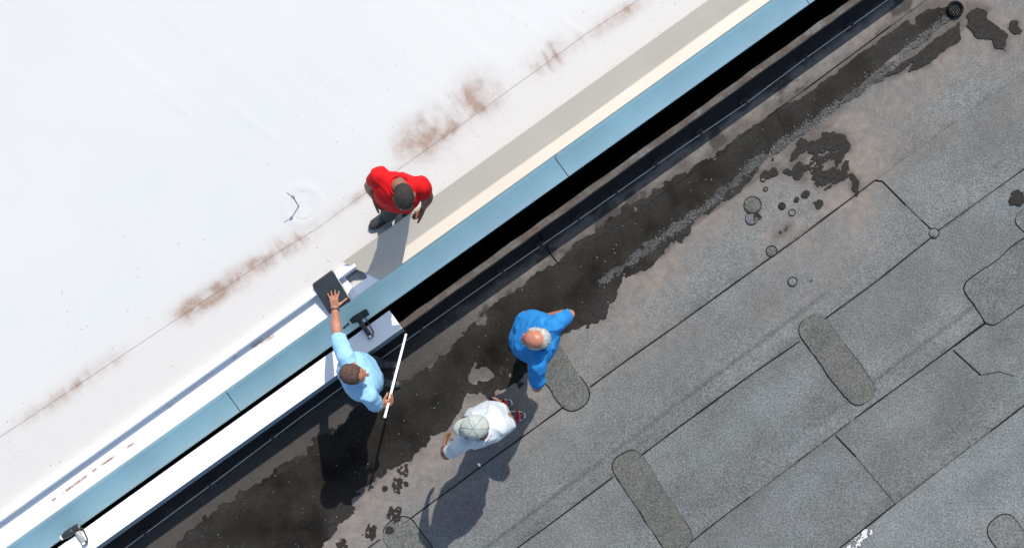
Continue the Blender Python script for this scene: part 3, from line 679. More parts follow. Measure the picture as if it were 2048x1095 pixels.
# ==================================================================== TOOLS
M['black_plastic'] = simple('black_plastic', (0.018, 0.02, 0.023), 0.42, 0.2, 30, 0.1, 200)
M['grey_plastic'] = simple('grey_plastic', (0.22, 0.23, 0.24), 0.4, 0.2, 40)
M['pale_plastic'] = simple('pale_plastic', (0.6, 0.6, 0.58), 0.45, 0.1, 40)
M['gold'] = simple('brass_trigger', (0.55, 0.38, 0.12), 0.4, 0.1, 40)
def lathe_along(a, b, prof, seg_=20):
    d = (b - a).normalized(); L = (b - a).length; e = d.cross(Z if abs(d.z) < 0.9 else Vector((1, 0, 0))).normalized(); g_ = e.cross(d); v, f = [], []
    for (q, r) in prof:
        for k in range(seg_): th = 2 * math.pi * k / seg_; v.append(a + d * q * L + (e * math.cos(th) + g_ * math.sin(th)) * r)
    for i in range(len(prof) - 1):
        for k in range(seg_): f.append((i * seg_ + k, i * seg_ + (k + 1) % seg_, (i + 1) * seg_ + (k + 1) % seg_, (i + 1) * seg_ + k))
    f.append(tuple(range(seg_))); f.append(tuple(range((len(prof) - 1) * seg_, len(prof) * seg_))); return v, f
def add(name, vf, mat, parent, smooth=True, bev=0):
    o = mesh_from(name, vf[0], vf[1], mat, parent, False); fixn(o.data)
    if bev: md = o.modifiers.new('b', 'BEVEL'); md.width = bev; md.segments = 2
    if smooth:
        o.data.polygons.foreach_set('use_smooth', [True] * len(o.data.polygons))
        bm = bmesh.new(); bm.from_mesh(o.data)
        for e in bm.edges:
            if len(e.link_faces) == 2 and e.calc_face_angle(0) > 0.7: e.smooth = False
        bm.to_mesh(o.data); bm.free()
    return o
def obox(a, b, w, h, upv=Z):
    """box from a to b, w wide sideways, h high"""
    d = (b - a).normalized(); s_ = d.cross(upv).normalized(); n = s_.cross(d); v = []
    for q in (a, b):
        for i, j in ((-1, -1), (1, -1), (1, 1), (-1, 1)): v.append(q + s_ * w / 2 * i + n * h / 2 * j)
    return v, [(0, 1, 2, 3), (7, 6, 5, 4), (0, 4, 5, 1), (1, 5, 6, 2), (2, 6, 7, 3), (3, 7, 4, 0)]
def heat_gun(front, back, tip, grip0, grip1, z0, label, grip_mat, body_mat='black_plastic', nozzle=True):
    zb_ = z0 + 0.034
    a, b = P(*front, zb_), P(*back, zb_); root = empty('heat_gun', Vector((a.x, a.y, z0))); tag(root, label, 'heat gun', 'hot air guns on the coping')
    add('barrel', lathe_along(b, a, [(0, 0.022), (0.03, 0.030), (0.28, 0.032), (0.32, 0.029), (0.36, 0.032), (0.75, 0.031), (0.88, 0.024), (1, 0.019)]), body_mat, root)
    add('air_intake', lathe_along(b + (b - a) * 0.02, b - (b - a) * 0.02, [(0, 0.014), (0.5, 0.017), (1, 0.017)]), 'grey_plastic', root)
    add('collar', lathe_along(a + (b - a) * 0.06, a - (b - a) * 0.05, [(0, 0.0205), (0.5, 0.0215), (1, 0.0205)]), 'pale_plastic', root)
    if nozzle:
        t_ = P(*tip, z0 + 0.02); add('nozzle', lathe_along(a, t_, [(0, 0.013), (0.35, 0.0105), (0.4, 0.007), (0.9, 0.009), (1, 0.004)], 14), 'black_plastic', root)
    g0, g1 = P(*grip0, zb_ - 0.004), P(*grip1, z0 + 0.03); d = (g1 - g0).normalized(); side = d.cross(Z).normalized()
    add('grip', obox(g0, g1, 0.040, 0.036), grip_mat, root, True, 0.011)
    add('grip_cap', obox(g1 - d * 0.004, g1 + d * 0.022, 0.05, 0.044), 'black_plastic', root, True, 0.006)
    add('switch_plate', obox(g1 - d * 0.004 + Z * 0.0235, g1 + d * 0.016 + Z * 0.0235, 0.026, 0.003), 'pale_plastic', root, False)
    add('trigger', obox(g0 + side * -0.026 + d * 0.01, g0 + side * -0.024 + d * 0.035, 0.012, 0.014), 'gold', root, True, 0.003)
    tube_obj('hand_guard', [g0 - side * 0.02 + d * 0.0, g0 - side * 0.052 + d * 0.01, g0 - side * 0.056 + d * 0.035, g1 - side * 0.04 - d * 0.005, g1 - side * 0.018 + d * 0.01], 0.0055, 'black_plastic', root, 8)
    return root
heat_gun((700, 644), (736, 622.5), (686, 657), (716, 637), (740, 671), ZC + 0.004, 'black heat gun lying across the slot beside the reaching man', 'black_plastic')
heat_gun((124, 1074), (158, 1052), (112, 1082), (152, 1060), (168, 1083), ZC + 0.004, 'black heat gun with grey grip at the lower left end of coping', 'grey_plastic', nozzle=False)

# folder under the man's hand
zf_hi, zf_lo = 1.048, 0.952
fo = empty('document_folder', P(663, 582, 0.97)); tag(fo, 'black closed folder lying under the hand of the reaching man', 'folder')
cr = [P(624, 568, zf_hi), P(666, 537.5, zf_hi), P(702.5, 599, zf_lo), P(659, 626, zf_lo)]
e1 = (cr[1] - cr[0]).normalized(); e2 = (cr[3] - cr[0]).normalized(); nf = e1.cross(e2).normalized(); nf = nf if nf.z > 0 else -nf
def rq(c, h0, h1, r, inset=0.0):
    out = []; n = 4; cen = sum(c, Vector()) / 4; c = [p + (cen - p).normalized() * inset * 1.41 for p in c]
    for i in range(4):
        p, a, b = c[i], (c[i - 1] - c[i]).normalized(), (c[(i + 1) % 4] - c[i]).normalized()
        for k in range(n + 1):
            q = k / n; out.append(p + a * r * (1 - q) ** 2 + b * r * q ** 2)
    m_ = len(out); v = [p + nf * h1 for p in out] + [p + nf * h0 for p in out]
    return v, [tuple(range(m_)), tuple(range(2 * m_ - 1, m_ - 1, -1))] + [(i, m_ + i, m_ + (i + 1) % m_, (i + 1) % m_) for i in range(m_)]
M['leather'] = simple('black_leatherette', (0.022, 0.026, 0.029), 0.38, 0.15, 8, 0.25, 260)
M['paper'] = simple('paper_edges', (0.62, 0.62, 0.6), 0.8, 0.1, 300)
add('bottom_cover', rq(cr, -0.002, 0.003, 0.016), 'leather', fo, True, 0.001)
pg_ = [cr[0] + e1 * 0.01 + e2 * 0.01, cr[1] - e1 * 0.003 + e2 * 0.006, cr[2] - e1 * 0.003 - e2 * 0.008, cr[3] + e1 * 0.01 - e2 * 0.008]
add('pages', rq(pg_, 0.003, 0.022, 0.006), 'paper', fo, False)
cv = [cr[0], cr[1] - e1 * 0.006, cr[2] - e1 * 0.006, cr[3]]
add('top_cover', rq(cv, 0.022, 0.028, 0.016), 'leather', fo, True, 0.002)
add('spine', rq([cr[0] - e1 * 0.002 + e2 * 0.01, cr[0] + e1 * 0.012 + e2 * 0.01, cr[3] + e1 * 0.012 - e2 * 0.01, cr[3] - e1 * 0.002 - e2 * 0.01], 0.0, 0.027, 0.003), 'leather', fo, True, 0.002)

# white pole held by the reaching man
pole_a, pole_b = P(812, 668, 0.46), P(770, 832, 1.02)
po = empty('white_pole', pole_a); tag(po, 'thin white pole held by the reaching man', 'pole')
M['pole'] = simple('white_pole_paint', (0.8, 0.8, 0.8), 0.4, 0.04, 10)
tube_obj('shaft', [pole_a, pole_b], 0.0108, 'pole', po, 14)
tube_obj('end_cap', [pole_b - (pole_b - pole_a).normalized() * 0.004, pole_b + (pole_b - pole_a).normalized() * 0.01], 0.012, 'pole', po, 14)

# ==================================================================== PEOPLE
def cloth(name, col, rough=0.85, var=0.07):
    m = NB(name); f = m.math('MULTIPLY', m.ramp(m.noise(9, 5, 0.65), 0.3, 0.7, 1 - var * 1.6, 1 + var * 1.6), m.ramp(m.noise(160, 3), 0.3, 0.7, 0.9, 1.1))
    c = m.n('ShaderNodeRGB'); c.outputs[0].default_value = (*col, 1); m.bump(m.noise(420, 2), 0.15, 0.002)
    pass
    return m.done(m.scale(c.outputs[0], f), rough, 0.2)
def skin(name, col):
    m = NB(name); f = m.ramp(m.noise(14, 4), 0.3, 0.7, 0.88, 1.12); c = m.mix(m.ramp(m.noise(22, 3), 0.45, 0.7, 0, 0.5), col, (col[0] * 1.05, col[1] * 0.78, col[2] * 0.72))
    m.b.inputs['Subsurface Weight'].default_value = 0.0; m.bump(m.noise(180, 3), 0.08, 0.002); return m.done(m.scale(c, f), 0.48, 0.4)
def hairm(name, c0, c1):
    m = NB(name); a = m.noise(55, 5, 0.7); m.bump(m.noise(150, 4, 0.7), 0.9, 0.01)
    return m.done(m.mix(m.ramp(a, 0.35, 0.65), c0, c1), 0.6, 0.35)

class Prims:
    def __init__(s): s.v = []; s.f = []
    def _add(s, v, f): k = len(s.v); s.v += v; s.f += [tuple(i + k for i in q) for q in f]
    def rings(s, rg):
        """closed loft through rings of equal vertex count"""
        n = len(rg[0]); v = [p for r in rg for p in r]; f = []
        for i in range(len(rg) - 1):
            for k in range(n): f.append((i * n + k, i * n + (k + 1) % n, (i + 1) * n + (k + 1) % n, (i + 1) * n + k))
        f.append(tuple(reversed(range(n)))); f.append(tuple(range((len(rg) - 1) * n, len(rg) * n))); s._add(v, f)
    def caps(s, p, q, r1, r2, side=None, flat=1.0, round0=True, round1=True, n=16):
        p, q = Vector(p), Vector(q); d = (q - p).normalized()
        a = (side - d * side.dot(d)).normalized() if side is not None else d.cross(Vector((0.3, 0.9, 0.31)) if abs(d.z) > 0.9 else Z).normalized()
        b = d.cross(a); st_ = []
        if round0: st_ += [(p - d * r1 * math.cos(x) , r1 * math.sin(x)) for x in (0.25, 0.6, 0.95, 1.3)]
        st_.append((p, r1)); st_.append((q, r2))
        if round1: st_ += [(q + d * r2 * math.cos(x), r2 * math.sin(x)) for x in (1.3, 0.95, 0.6, 0.25)]
        s.rings([[c + (a * math.cos(2 * math.pi * k / n) + b * flat * math.sin(2 * math.pi * k / n)) * r for k in range(n)] for c, r in st_])
    def ell(s, c, ax, rad, n=18, m=11):
        x, y, z = ax; rg = []
        for i in range(1, m):
            th = math.pi * i / m
            rg.append([c + z * (-math.cos(th) * rad[2]) + (x * math.cos(2 * math.pi * k / n) * rad[0] + y * math.sin(2 * math.pi * k / n) * rad[1]) * math.sin(th) for k in range(n)])
        s.rings(rg)
    def build(s, name, voxel, mat, parent, smooth=4, fold=0.0, fsc=9.0, cut=None, fac=0.5):
        me = bpy.data.meshes.new(name); me.from_pydata([tuple(p) for p in s.v], [], s.f)
        bm = bmesh.new(); bm.from_mesh(me); bmesh.ops.recalc_face_normals(bm, faces=bm.faces); bm.to_mesh(me); bm.free()
        tmp = bpy.data.objects.new('tmp', me); COL.objects.link(tmp)
        md = tmp.modifiers.new('r', 'REMESH'); md.mode = 'VOXEL'; md.voxel_size = voxel
        if smooth: sm = tmp.modifiers.new('s', 'SMOOTH'); sm.factor = fac; sm.iterations = smooth
        dg = bpy.context.evaluated_depsgraph_get(); out = bpy.data.meshes.new_from_object(tmp.evaluated_get(dg)); out.name = name
        bpy.data.objects.remove(tmp)
        if fold:
            nv = len(out.vertices); nrm = np.empty(nv * 3); out.vertex_normals.foreach_get('vector', nrm); nrm = nrm.reshape(-1, 3)
            for i, v_ in enumerate(out.vertices):
                p = v_.co; w = Vector((p.x * fsc, p.y * fsc, p.z * fsc * 0.55))
                w = w + mnoise.noise_vector(w * 0.6) * 0.5; k = 1 - abs(mnoise.noise(w + Vector((3.1, 7.7, 1.3)))) * 2.4; k2 = mnoise.noise(w * 2.3 + Vector((9, 2, 5)))
                v_.co = p + Vector(nrm[i]) * (fold * (k * k * k - 0.35) + fold * 0.5 * k2)
            out.update()
            if name == 'shirt':
                bm = bmesh.new(); bm.from_mesh(out)
                for _ in range(3): bmesh.ops.smooth_vert(bm, verts=bm.verts, factor=0.5, use_axis_x=True, use_axis_y=True, use_axis_z=True)
                bm.to_mesh(out); bm.free()
        out.materials.clear()
        return link(name, out, mat, parent, True)

def frame_from(fwd, upv):
    up_ = upv.normalized(); f = (fwd - up_ * fwd.dot(up_)).normalized(); r = f.cross(up_).normalized(); return r, f, up_

def hand(pr, wrist, fdir, back, thumb_side, size=1.0, curl=0.25, spread=0.12, thumb_curl=0.2, thumb_open=0.9):
    fd = fdir.normalized(); bk = (back - fd * back.dot(fd)).normalized(); sd = fd.cross(bk).normalized()
    if sd.dot(thumb_side) < 0: sd = -sd
    k = size
    for o_ in (-0.028, -0.0095, 0.0095, 0.028):
        pr.caps(wrist + sd * o_ * 0.7 * k, wrist + fd * 0.085 * k + sd * o_ * k, 0.0155 * k, 0.0125 * k)
    for i, (o_, L) in enumerate(((0.029, 0.068), (0.0098, 0.078), (-0.0098, 0.072), (-0.029, 0.056))):
        p = wrist + fd * 0.086 * k + sd * o_ * k; ang = spread * (o_ / 0.029); d = (fd * math.cos(ang) + sd * math.sin(ang)).normalized(); rr = 0.0098 * k
        for j, q in enumerate((0.45, 0.32, 0.23)):
            c_ = curl * (0.7 if j == 0 else 1.0); d = (d * math.cos(c_) - bk * math.sin(c_)).normalized(); ax_ = fd.cross(bk)
            p2 = p + d * L * q * k; pr.caps(p, p2, rr, rr * 0.92, n=10); bk_l = bk; p = p2; rr *= 0.93
            bk = (bk * math.cos(c_) + fd * math.sin(c_)) if False else bk
    p = wrist + fd * 0.022 * k + sd * 0.026 * k; d = (fd * math.cos(thumb_open) + sd * math.sin(thumb_open)).normalized()
    for j, L in enumerate((0.042, 0.034, 0.026)):
        d = (d * math.cos(thumb_curl * 0.5) - bk * math.sin(thumb_curl * 0.5)).normalized(); p2 = p + d * L * k; pr.caps(p, p2, (0.0155, 0.0115, 0.0105)[j] * k, (0.0125, 0.0108, 0.009)[j] * k, n=10); p = p2

def person(label, base, J, look):
    """J: joints in world coordinates; look: colours, garments and proportions"""
    root = empty('person', base); tag(root, label, 'person', 'men inspecting the roof edge')
    right = (J['shR'] - J['shL']).normalized(); neck = J['neck']; hips = (J['hpL'] + J['hpR']) / 2; upb = (neck - hips).normalized(); fwd = upb.cross(right).normalized(); right = fwd.cross(upb).normalized()
    hr = (J['hpR'] - J['hpL']).normalized(); hf = upb.cross(hr).normalized()
    belly = look.get('belly', 0.0); wd = look.get('wide', 1.0); N = 28
    def torso(pr, off, lo=-0.12, hi=1.0):
        rg = []
        for fr, a, b, sh in ((-0.12, .155, .11, 0), (0.0, .165, .122, 0), (0.2, .16 + belly * 0.5, .118 + belly, belly * 0.7), (0.45, .168 + belly * 0.35, .122 + belly * .7, belly * 0.6), (0.68, .178, .125, 0.008), (0.84, .172, .105, 0), (0.95, .12, .075, -0.005), (1.03, .07, .062, 0)):
            if fr < lo - 1e-6 or fr > hi + 1e-6: continue
            c = hips.lerp(neck, fr) if fr >= 0 else hips + (neck - hips) * fr
            q = min(max(fr, 0), 1); rr = (hr * (1 - q) + right * q).normalized(); ff = (hf * (1 - q) + fwd * q).normalized(); c = c + ff * sh
            a = a * wd + off; b = b * wd + off; ring_ = []
            for k in range(N):
                th = 2 * math.pi * k / N; cx, sy = math.cos(th), math.sin(th)
                ring_.append(c + rr * a * math.copysign(abs(cx) ** 0.8, cx) + ff * b * math.copysign(abs(sy) ** 0.8, sy))
            rg.append(ring_)
        pr.rings(rg)
    # ---------- body (one continuous surface)
    b = Prims(); torso(b, -0.012)
    hc = J['head']; x, y, z = frame_from(J['face'], J['crown'])
    K = look.get('head', 1.0)
    b.ell(hc + z * 0.018 * K - y * 0.008 * K, (x, y, z), (0.076 * K, 0.096 * K, 0.098 * K)); b.ell(hc - z * 0.045 * K + y * 0.028 * K, (x, y, z), (0.056 * K, 0.062 * K, 0.068 * K))
    b.ell(hc - z * 0.095 * K + y * 0.06 * K, (x, y, z), (0.028, 0.026, 0.022))                       # chin
    b.caps(hc + z * 0.012 * K + y * 0.088 * K, hc - z * 0.03 * K + y * 0.108 * K, 0.009, 0.015)         # nose
    b.caps(hc + z * 0.022 * K + y * 0.08 * K - x * 0.035, hc + z * 0.022 * K + y * 0.08 * K + x * 0.035, 0.013, 0.013)   # brow
    b.caps(hc - z * 0.062 * K + y * 0.085 * K - x * 0.018, hc - z * 0.062 * K + y * 0.085 * K + x * 0.018, 0.009, 0.009)  # mouth
    for sg in (-1, 1): b.ell(hc - z * 0.012 * K - y * 0.006 * K + x * sg * 0.079 * K, (x, y, z), (0.010, 0.021, 0.033))
    b.caps(neck - (neck - hips).normalized() * 0.02, hc - z * 0.055 * K - y * 0.02 * K, 0.060, 0.054)
    for s_ in 'LR':
        sh, el, wr = J['sh' + s_], J['el' + s_], J['wr' + s_]
        b.caps(neck - upb * 0.045, sh, 0.055, 0.055); b.caps(sh, el, 0.050, 0.040); b.caps(el, el.lerp(wr, 0.35), 0.040, 0.043); b.caps(el.lerp(wr, 0.35), wr, 0.043, 0.027, n=14)
        H = J.get('hand' + s_)
        if H: hand(b, wr, **H)
        hp, kn, an = J['hp' + s_], J['kn' + s_], J['an' + s_]
        b.caps(hp, kn, 0.075, 0.052); b.caps(kn, an, 0.052, 0.036)
    b.build('body', 0.0055, look['skin'], root, 3, fac=0.4)
    # ---------- eyes
    for sg in (-1, 1):
        e_ = Prims(); e_.ell(hc + z * 0.006 * K + y * 0.083 * K + x * sg * 0.031, (x, y, z), (0.012, 0.010, 0.009), 10, 7); mesh_from('eye', e_.v, e_.f, 'eye', root, True)
    # ---------- shirt
    sp = Prims(); torso(sp, 0.010, lo=-0.12, hi=0.96); sl = look.get('sleeve', 0.72)
    for s_ in 'LR':
        sh, el, wr = J['sh' + s_], J['el' + s_], J['wr' + s_]
        sp.caps(neck - upb * 0.05, sh - upb * 0.004, 0.066, 0.072); 
        if sl <= 1: sp.caps(sh, sh.lerp(el, sl), 0.074, look.get('cuff', 0.064), round1=False, n=20)
        else:
            sp.caps(sh, el, 0.074, 0.062, n=20); sp.caps(el, el.lerp(wr, sl - 1), 0.062, look.get('cuff', 0.058), round1=False, n=20)
    sp.build('shirt', 0.0075, look['shirt'], root, 5, fold=1.35 * look.get('fold', 0.007), fsc=7.0)
    cl = [neck + upb * look.get('collar_up', 0.012) + (right * math.cos(a) * 0.072 + fwd * (math.sin(a) * 0.068 + 0.004) - upb * 0.018 * math.sin(a)) for a in np.linspace(0, 2 * math.pi, 33)]
    tube_obj('collar', cl, look.get('collar_r', 0.010), look.get('collar', look['shirt']), root, 8)
    # ---------- trousers
    tr = Prims(); torso(tr, 0.004, hi=0.2)
    for s_ in 'LR':
        hp, kn, an = J['hp' + s_], J['kn' + s_], J['an' + s_]
        if look.get('shorts'): tr.caps(hp, hp.lerp(kn, 0.95), 0.098, 0.085, round1=False)
        else: tr.caps(hp, kn, 0.092, 0.070); tr.caps(kn, an + Z * 0.0, 0.070, 0.060, round1=False)
    tr.build('trousers', 0.010, look['trousers'], root, 4, fold=0.007, fsc=9)
    # ---------- shoes
    for s_ in 'LR':
        an = J['an' + s_]; d = J['toe' + s_].copy(); d.z = 0; d.normalize(); s2 = Vector((-d.y, d.x, 0)); gz = base.z
        q = Prims(); c0 = Vector((an.x, an.y, gz)) 
        q.caps(c0 - d * 0.045 + Z * 0.045, c0 + d * 0.05 + Z * 0.05, 0.037, 0.042); q.caps(c0 + d * 0.05 + Z * 0.042, c0 + d * 0.145 + Z * 0.034, 0.042, 0.034, side=s2, flat=0.8); q.caps(c0 + Z * 0.06, an + Z * 0.03, 0.042, 0.045)
        so = Prims(); out = [c0 - d * 0.085, c0 - d * 0.06 + s2 * 0.034, c0 + d * 0.06 + s2 * 0.046, c0 + d * 0.14 + s2 * 0.043, c0 + d * 0.185 + s2 * 0.015, c0 + d * 0.185 - s2 * 0.015, c0 + d * 0.14 - s2 * 0.043, c0 + d * 0.06 - s2 * 0.046, c0 - d * 0.06 - s2 * 0.034]
        so.rings([[p + Z * 0.013 for p in out], [p + Z * 0.034 for p in out]])
        sho = q.build('shoe', 0.007, look['shoe'], root, 3)
        o = mesh_from('sole', so.v, so.f, look.get('sole', 'black_plastic'), sho); fixn(o.data)
        if 'stripe' in look:
            tube_obj('stripe', [c0 + d * 0.03 + s2 * 0.042 + Z * 0.05, c0 + d * 0.05 + s2 * 0.02 + Z * 0.085, c0 + d * 0.06 - s2 * 0.02 + Z * 0.083, c0 + d * 0.06 - s2 * 0.043 + Z * 0.05], 0.012, look['stripe'], sho, 8)
            tube_obj('toe_band', [c0 + d * 0.11 + s2 * 0.038 + Z * 0.04, c0 + d * 0.13 + s2 * 0.018 + Z * 0.066, c0 + d * 0.13 - s2 * 0.018 + Z * 0.066, c0 + d * 0.11 - s2 * 0.038 + Z * 0.04], 0.014, look['stripe'], sho, 8)
    # ---------- hair
    hs = look.get('hairstyle', 'short')
    hp_ = Prims()
    if hs == 'short':
        hp_.ell(hc + z * 0.030 * K - y * 0.018 * K, (x, y, z), (0.0815 * K, 0.096 * K, 0.093 * K)); hp_.ell(hc - z * 0.02 * K - y * 0.045 * K, (x, y, z), (0.074 * K, 0.066 * K, 0.07 * K))
    elif hs == 'bald':
        hp_.ell(hc - z * 0.004 * K - y * 0.050 * K, (x, y, z), (0.081 * K, 0.074 * K, 0.092 * K))
        for sg in (-1, 1): hp_.ell(hc + z * 0.012 * K - y * 0.002 * K + x * sg * 0.064 * K, (x, y, z), (0.024 * K, 0.060 * K, 0.048 * K))
    if hs: hp_.build('hair', 0.006, look['hair'], root, 2, fold=0.003, fsc=40)
    return root, (hc, x, y, z, K, right, fwd, upb)

M['eye'] = simple('eye_white', (0.7, 0.68, 0.65), 0.2, 0.02, 5)
M['skin_a'] = skin('tanned_skin_a', (0.27, 0.125, 0.075)); M['skin_b'] = skin('ruddy_skin', (0.30, 0.115, 0.07)); M['skin_c'] = skin('tanned_skin_c', (0.17, 0.082, 0.05)); M['skin_d'] = skin('tanned_skin_d', (0.16, 0.078, 0.048))
M['hair_brown'] = hairm('brown_hair', (0.03, 0.015, 0.011), (0.09, 0.046, 0.032)); M['hair_dark'] = hairm('dark_hair', (0.007, 0.005, 0.004), (0.024, 0.016, 0.012)); M['hair_grey'] = hairm('grey_hair', (0.17, 0.17, 0.17), (0.42, 0.42, 0.41))
M['lightblue'] = cloth('light_blue_polo', (0.20, 0.37, 0.52)); M['blue'] = cloth('bright_blue_shirt', (0.012, 0.14, 0.36)); M['white_shirt'] = cloth('white_tshirt', (0.39, 0.425, 0.445)); M['red'] = cloth('red_tshirt', (0.42, 0.003, 0.005))
M['jeans'] = cloth('dark_jeans', (0.025, 0.036, 0.053)); M['dark_trousers'] = cloth('charcoal_trousers', (0.027, 0.031, 0.036)); M['grey_trousers'] = cloth('grey_trousers', (0.07, 0.07, 0.075))
M['black_shoe'] = simple('black_shoe', (0.016, 0.016, 0.017), 0.5, 0.2, 40); M['grey_shoe'] = simple('grey_shoe', (0.2, 0.195, 0.185), 0.7, 0.2, 40); M['dark_shoe'] = simple('dark_shoe', (0.035, 0.033, 0.035), 0.6, 0.2, 40); M['red_shoe'] = simple('red_shoe', (0.28, 0.008, 0.012), 0.5, 0.2, 40); M['red_stripe'] = simple('red_shoe_trim', (0.5, 0.01, 0.015), 0.5, 0.1, 40)
M['capcloth'] = cloth('beige_cap_cloth', (0.27, 0.295, 0.27)); M['capseam'] = cloth('cap_seam', (0.19, 0.21, 0.195)); M['watch'] = simple('black_watch', (0.015, 0.015, 0.016), 0.4, 0.1, 40)
def D(px, py): return Vector((px, -py, 0)).normalized()         # picture direction -> roof direction

# --- man reaching over the wall (light blue shirt)
JA = dict(head=P(707, 747, 1.60), face=D(1, 0.10) + Vector((0, 0, -0.45)), crown=Vector((0.15, -0.05, 1)), neck=P(709, 752, 1.43),
          shL=P(690, 712, 1.38), shR=P(736, 789, 1.37), elL=P(674, 669, 1.16), wrL=P(669.5, 617, 1.012), elR=P(754, 812, 1.09), wrR=P(771, 808, 0.90),
          hpL=P(716, 740, 0.92), hpR=P(730, 770, 0.92), knL=P(748, 727, 0.48), knR=P(752, 760, 0.48), anL=P(755, 727, 0.09), anR=P(760, 762, 0.09), toeL=D(1, 0.05), toeR=D(1, 0.2))
JA['handL'] = dict(fdir=P(667, 590, 1.036) - JA['wrL'], back=nf, thumb_side=D(1, 0), size=0.93, curl=0.02, spread=0.34, thumb_curl=0.12, thumb_open=1.0)
pd = (pole_b - pole_a).normalized(); grip = pole_a.lerp(pole_b, (832 - 803) / 0 if False else 0.83)
JA['wrR'] = grip + D(-1, 0.45) * 0.085 - Z * 0.0
JA['handR'] = dict(fdir=D(1, -0.35), back=(D(0.35, 1) * 0.6 + Z * 0.6), thumb_side=pd, size=1.0, curl=0.95, spread=0.03, thumb_curl=0.5, thumb_open=0.5)
pA, hA = person('man in light blue shirt reaching over the wall, pole in hand', P(757, 745, 0.0) + Z * 0.004, JA, dict(skin='skin_a', shirt='lightblue', trousers='jeans', shoe='dark_shoe', hair='hair_brown', belly=0.025, wide=1.06, sleeve=0.84, cuff=0.066, head=1.0, fold=0.006))
wv = (JA['elL'] - JA['wrL']).normalized(); c_ = JA['wrL'] + wv * 0.018; a_ = wv.cross(Z).normalized(); b_ = wv.cross(a_)
tube_obj('wristwatch', [c_ + (a_ * math.cos(t) + b_ * math.sin(t)) * 0.030 for t in np.linspace(0, 2 * math.pi, 21)], 0.007, 'watch', pA, 8)

# --- bald man with hands on hips (bright blue shirt)
JB = dict(head=P(1070, 677, 1.60), face=D(-1, 0.05) + Vector((0, 0, -0.35)), crown=Vector((-0.22, 0.0, 1)), neck=P(1084, 685, 1.43),
          shR=P(1105, 652, 1.39), shL=P(1075, 727, 1.39), elR=P(1140, 628, 1.15), wrR=P(1096, 632, 1.02), elL=P(1074, 774, 1.15), wrL=P(1061, 733, 1.0),
          hpR=P(1083, 655, 0.93), hpL=P(1070, 692, 0.93), knR=P(1074, 645, 0.48), knL=P(1062, 688, 0.48), anR=P(1080, 640, 0.09), anL=P(1060, 686, 0.09), toeR=D(-1, -0.35), toeL=D(-1, 0.15))
JB['handR'] = dict(fdir=D(-1, 0.5), back=D(0.3, -1), thumb_side=-Z, curl=0.35, spread=0.05); JB['handL'] = dict(fdir=D(-0.5, -1), back=D(-1, 0.6), thumb_side=-Z, curl=0.35, spread=0.05)
person('balding man in bright blue shirt with elbows out', P(1066, 660, 0.0) + Z * 0.004, JB, dict(skin='skin_b', shirt='blue', trousers='grey_trousers', shoe='grey_shoe', hair='hair_grey', hairstyle='bald', belly=0.06, wide=1.08, sleeve=0.84, cuff=0.064, fold=0.009, head=1.0))

# --- man in white shirt and cap
JC = dict(head=P(948, 852, 1.58), face=D(-1, 0.15) + Vector((0, 0, -0.3)), crown=Vector((-0.12, -0.02, 1)), neck=P(962, 866, 1.43),
          shR=P(999, 851, 1.37), shL=P(926, 885, 1.38), elR=P(1022, 847, 1.12), wrR=P(1010, 823, 1.0), elL=P(893, 909, 1.13), wrL=P(888, 896, 0.88),
          hpR=P(995, 838, 0.92), hpL=P(966, 848, 0.92), knR=P(1000, 832, 0.48), knL=P(975, 826, 0.48), anR=P(1009, 834, 0.09), anL=P(984, 816, 0.09), toeR=D(1, -0.05), toeL=D(0.9, -0.25))
JC['handR'] = dict(fdir=D(-0.5, -1), back=D(1, -0.4), thumb_side=Z, curl=0.4, spread=0.05); JC['handL'] = dict(fdir=D(0.1, -0.6) - Z, back=D(-1, 0), thumb_side=D(0.3, -1), curl=0.3, spread=0.05)
pC, (hc, x, y, z, K, _r, _f, _u) = person('man in white t-shirt and pale cap', P(994, 825, 0.0) + Z * 0.004, JC, dict(skin='skin_c', shirt='white_shirt', trousers='dark_trousers', shoe='dark_shoe', stripe='red_stripe', sole='pale_plastic', hair='hair_dark', belly=0.03, wide=1.04, sleeve=0.74, cuff=0.068, fold=0.008, head=1.0))
rg = []; N_ = 28
for i in range(9):
    a = (math.pi / 2) * i / 9; rr = math.cos(a); hh = math.sin(a)
    rg.append([hc + z * (0.045 + 0.085 * hh) - y * 0.012 + x * 0.096 * rr * math.cos(2 * math.pi * k / N_) + y * 0.113 * rr * math.sin(2 * math.pi * k / N_) for k in range(N_)])
q = Prims(); q.rings([[p - z * 0.02 for p in rg[0]]] + rg); capo = q.build('cap', 0.006, 'capcloth', pC, 2, fold=0.0028, fsc=22)
v, f = [], []; nn = 17
for lay in (0, 1):
    for j, ext in enumerate((0.0, 0.35, 0.7, 1.0)):
        for i in range(nn):
            th = -1.05 + 2.1 * i / (nn - 1) + math.pi / 2; w = math.sin((i / (nn - 1)) * math.pi) ** 0.6
            p = hc - y * 0.012 + x * math.cos(th) * 0.094 + y * (math.sin(th) * 0.111 + ext * 0.062 * w) + z * (0.030 - 0.02 * ext * w - 0.018 * abs(i / (nn - 1) - 0.5) * 2 + (0.004 if lay == 0 else 0)); v.append(p)
for j in range(3):
    for i in range(nn - 1):
        a = j * nn + i; f.append((a, a + 1, a + nn + 1, a + nn)); k = 4 * nn; f.append((k + a, k + a + nn, k + a + nn + 1, k + a + 1))
for i in range(nn - 1): f.append((3 * nn + i, 3 * nn + i + 1, 7 * nn + i + 1, 7 * nn + i)); f.append((i, 4 * nn + i, 4 * nn + i + 1, i + 1))
o = mesh_from('visor', v, f, 'capcloth', capo, True); fixn(o.data)
top = hc + z * 0.131 - y * 0.012
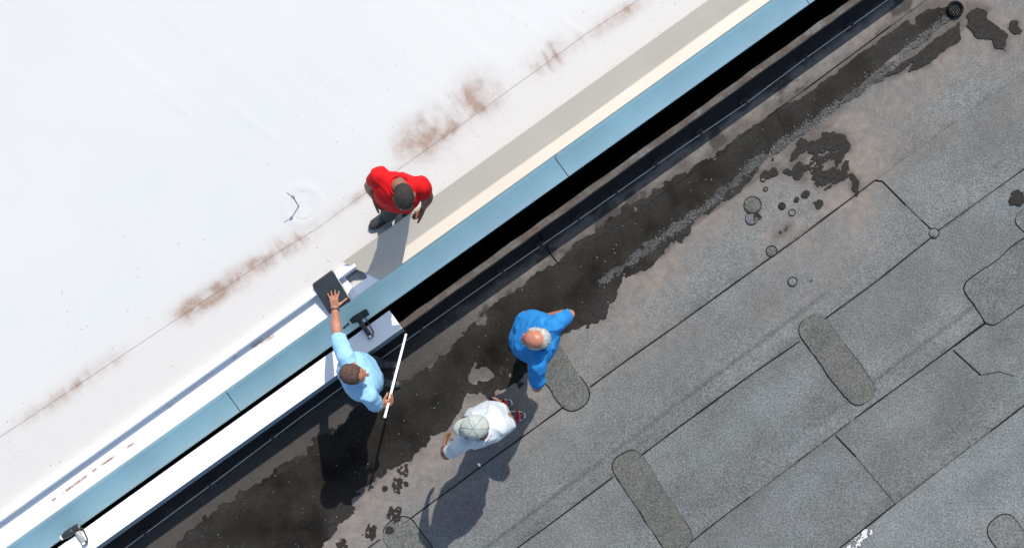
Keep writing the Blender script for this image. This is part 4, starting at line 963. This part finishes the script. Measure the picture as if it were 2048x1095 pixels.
for k in range(6):
    th = 2 * math.pi * k / 6 + 0.3
    tube_obj('seam', [hc - y * 0.012 + (x * 0.0975 * math.cos(th) + y * 0.1145 * math.sin(th)) * math.cos(a) + z * (0.046 + 0.0862 * math.sin(a)) for a in np.linspace(0.02, 1.5, 10)], 0.002, 'capseam', capo, 6)
q = Prims(); q.ell(top, (x, y, z), (0.008, 0.008, 0.005), 10, 6); mesh_from('button', q.v, q.f, 'capseam', capo, True)
M['shades'] = simple('dark_glasses', (0.01, 0.01, 0.012), 0.2, 0.05, 10)
for sg in (-1, 1): tube_obj('glasses_arm', [hc + x * sg * 0.083 - y * 0.02 + z * 0.012, hc + x * sg * 0.083 + y * 0.07 + z * 0.010, hc + x * sg * 0.055 + y * 0.10 + z * 0.006], 0.005, 'shades', pC, 6)

# --- man in red on the white roof
bz = ZW
JD = dict(head=P(809, 396, bz + 1.42), face=D(0.22, 1) + Vector((0, 0, -0.75)), crown=Vector((0.10, -0.62, 1)), neck=P(799, 370, bz + 1.36),
          shR=P(760, 352, bz + 1.31), shL=P(841, 371, bz + 1.31), elR=P(739, 371, bz + 1.05), wrR=P(747, 391, bz + 0.86), elL=P(856, 392, bz + 1.06), wrL=P(849, 411, bz + 0.86),
          hpR=P(780, 389, bz + 0.90), hpL=P(805, 396, bz + 0.90), knR=P(786, 414, bz + 0.47), knL=P(812, 402, bz + 0.47), anR=P(774, 429, bz + 0.10), anL=P(812, 402, bz + 0.10), toeR=D(-1, 0.72), toeL=D(0.1, 1))
JD['handR'] = dict(fdir=D(0.25, 0.6) - Z, back=D(-1, 0), thumb_side=D(0.3, 1), curl=0.45, spread=0.04); JD['handL'] = dict(fdir=D(-0.3, 0.5) - Z, back=D(1, 0), thumb_side=D(-0.2, 1), curl=0.6, spread=0.04)
person('man in red t-shirt standing on the white roof', P(797, 415, bz) + Z * 0.004, JD, dict(skin='skin_d', shirt='red', trousers='dark_trousers', shoe='black_shoe', hair='hair_dark', belly=0.01, wide=0.94, sleeve=0.52, cuff=0.064, head=0.93, fold=0.006, collar_r=0.006, collar_up=0.0))
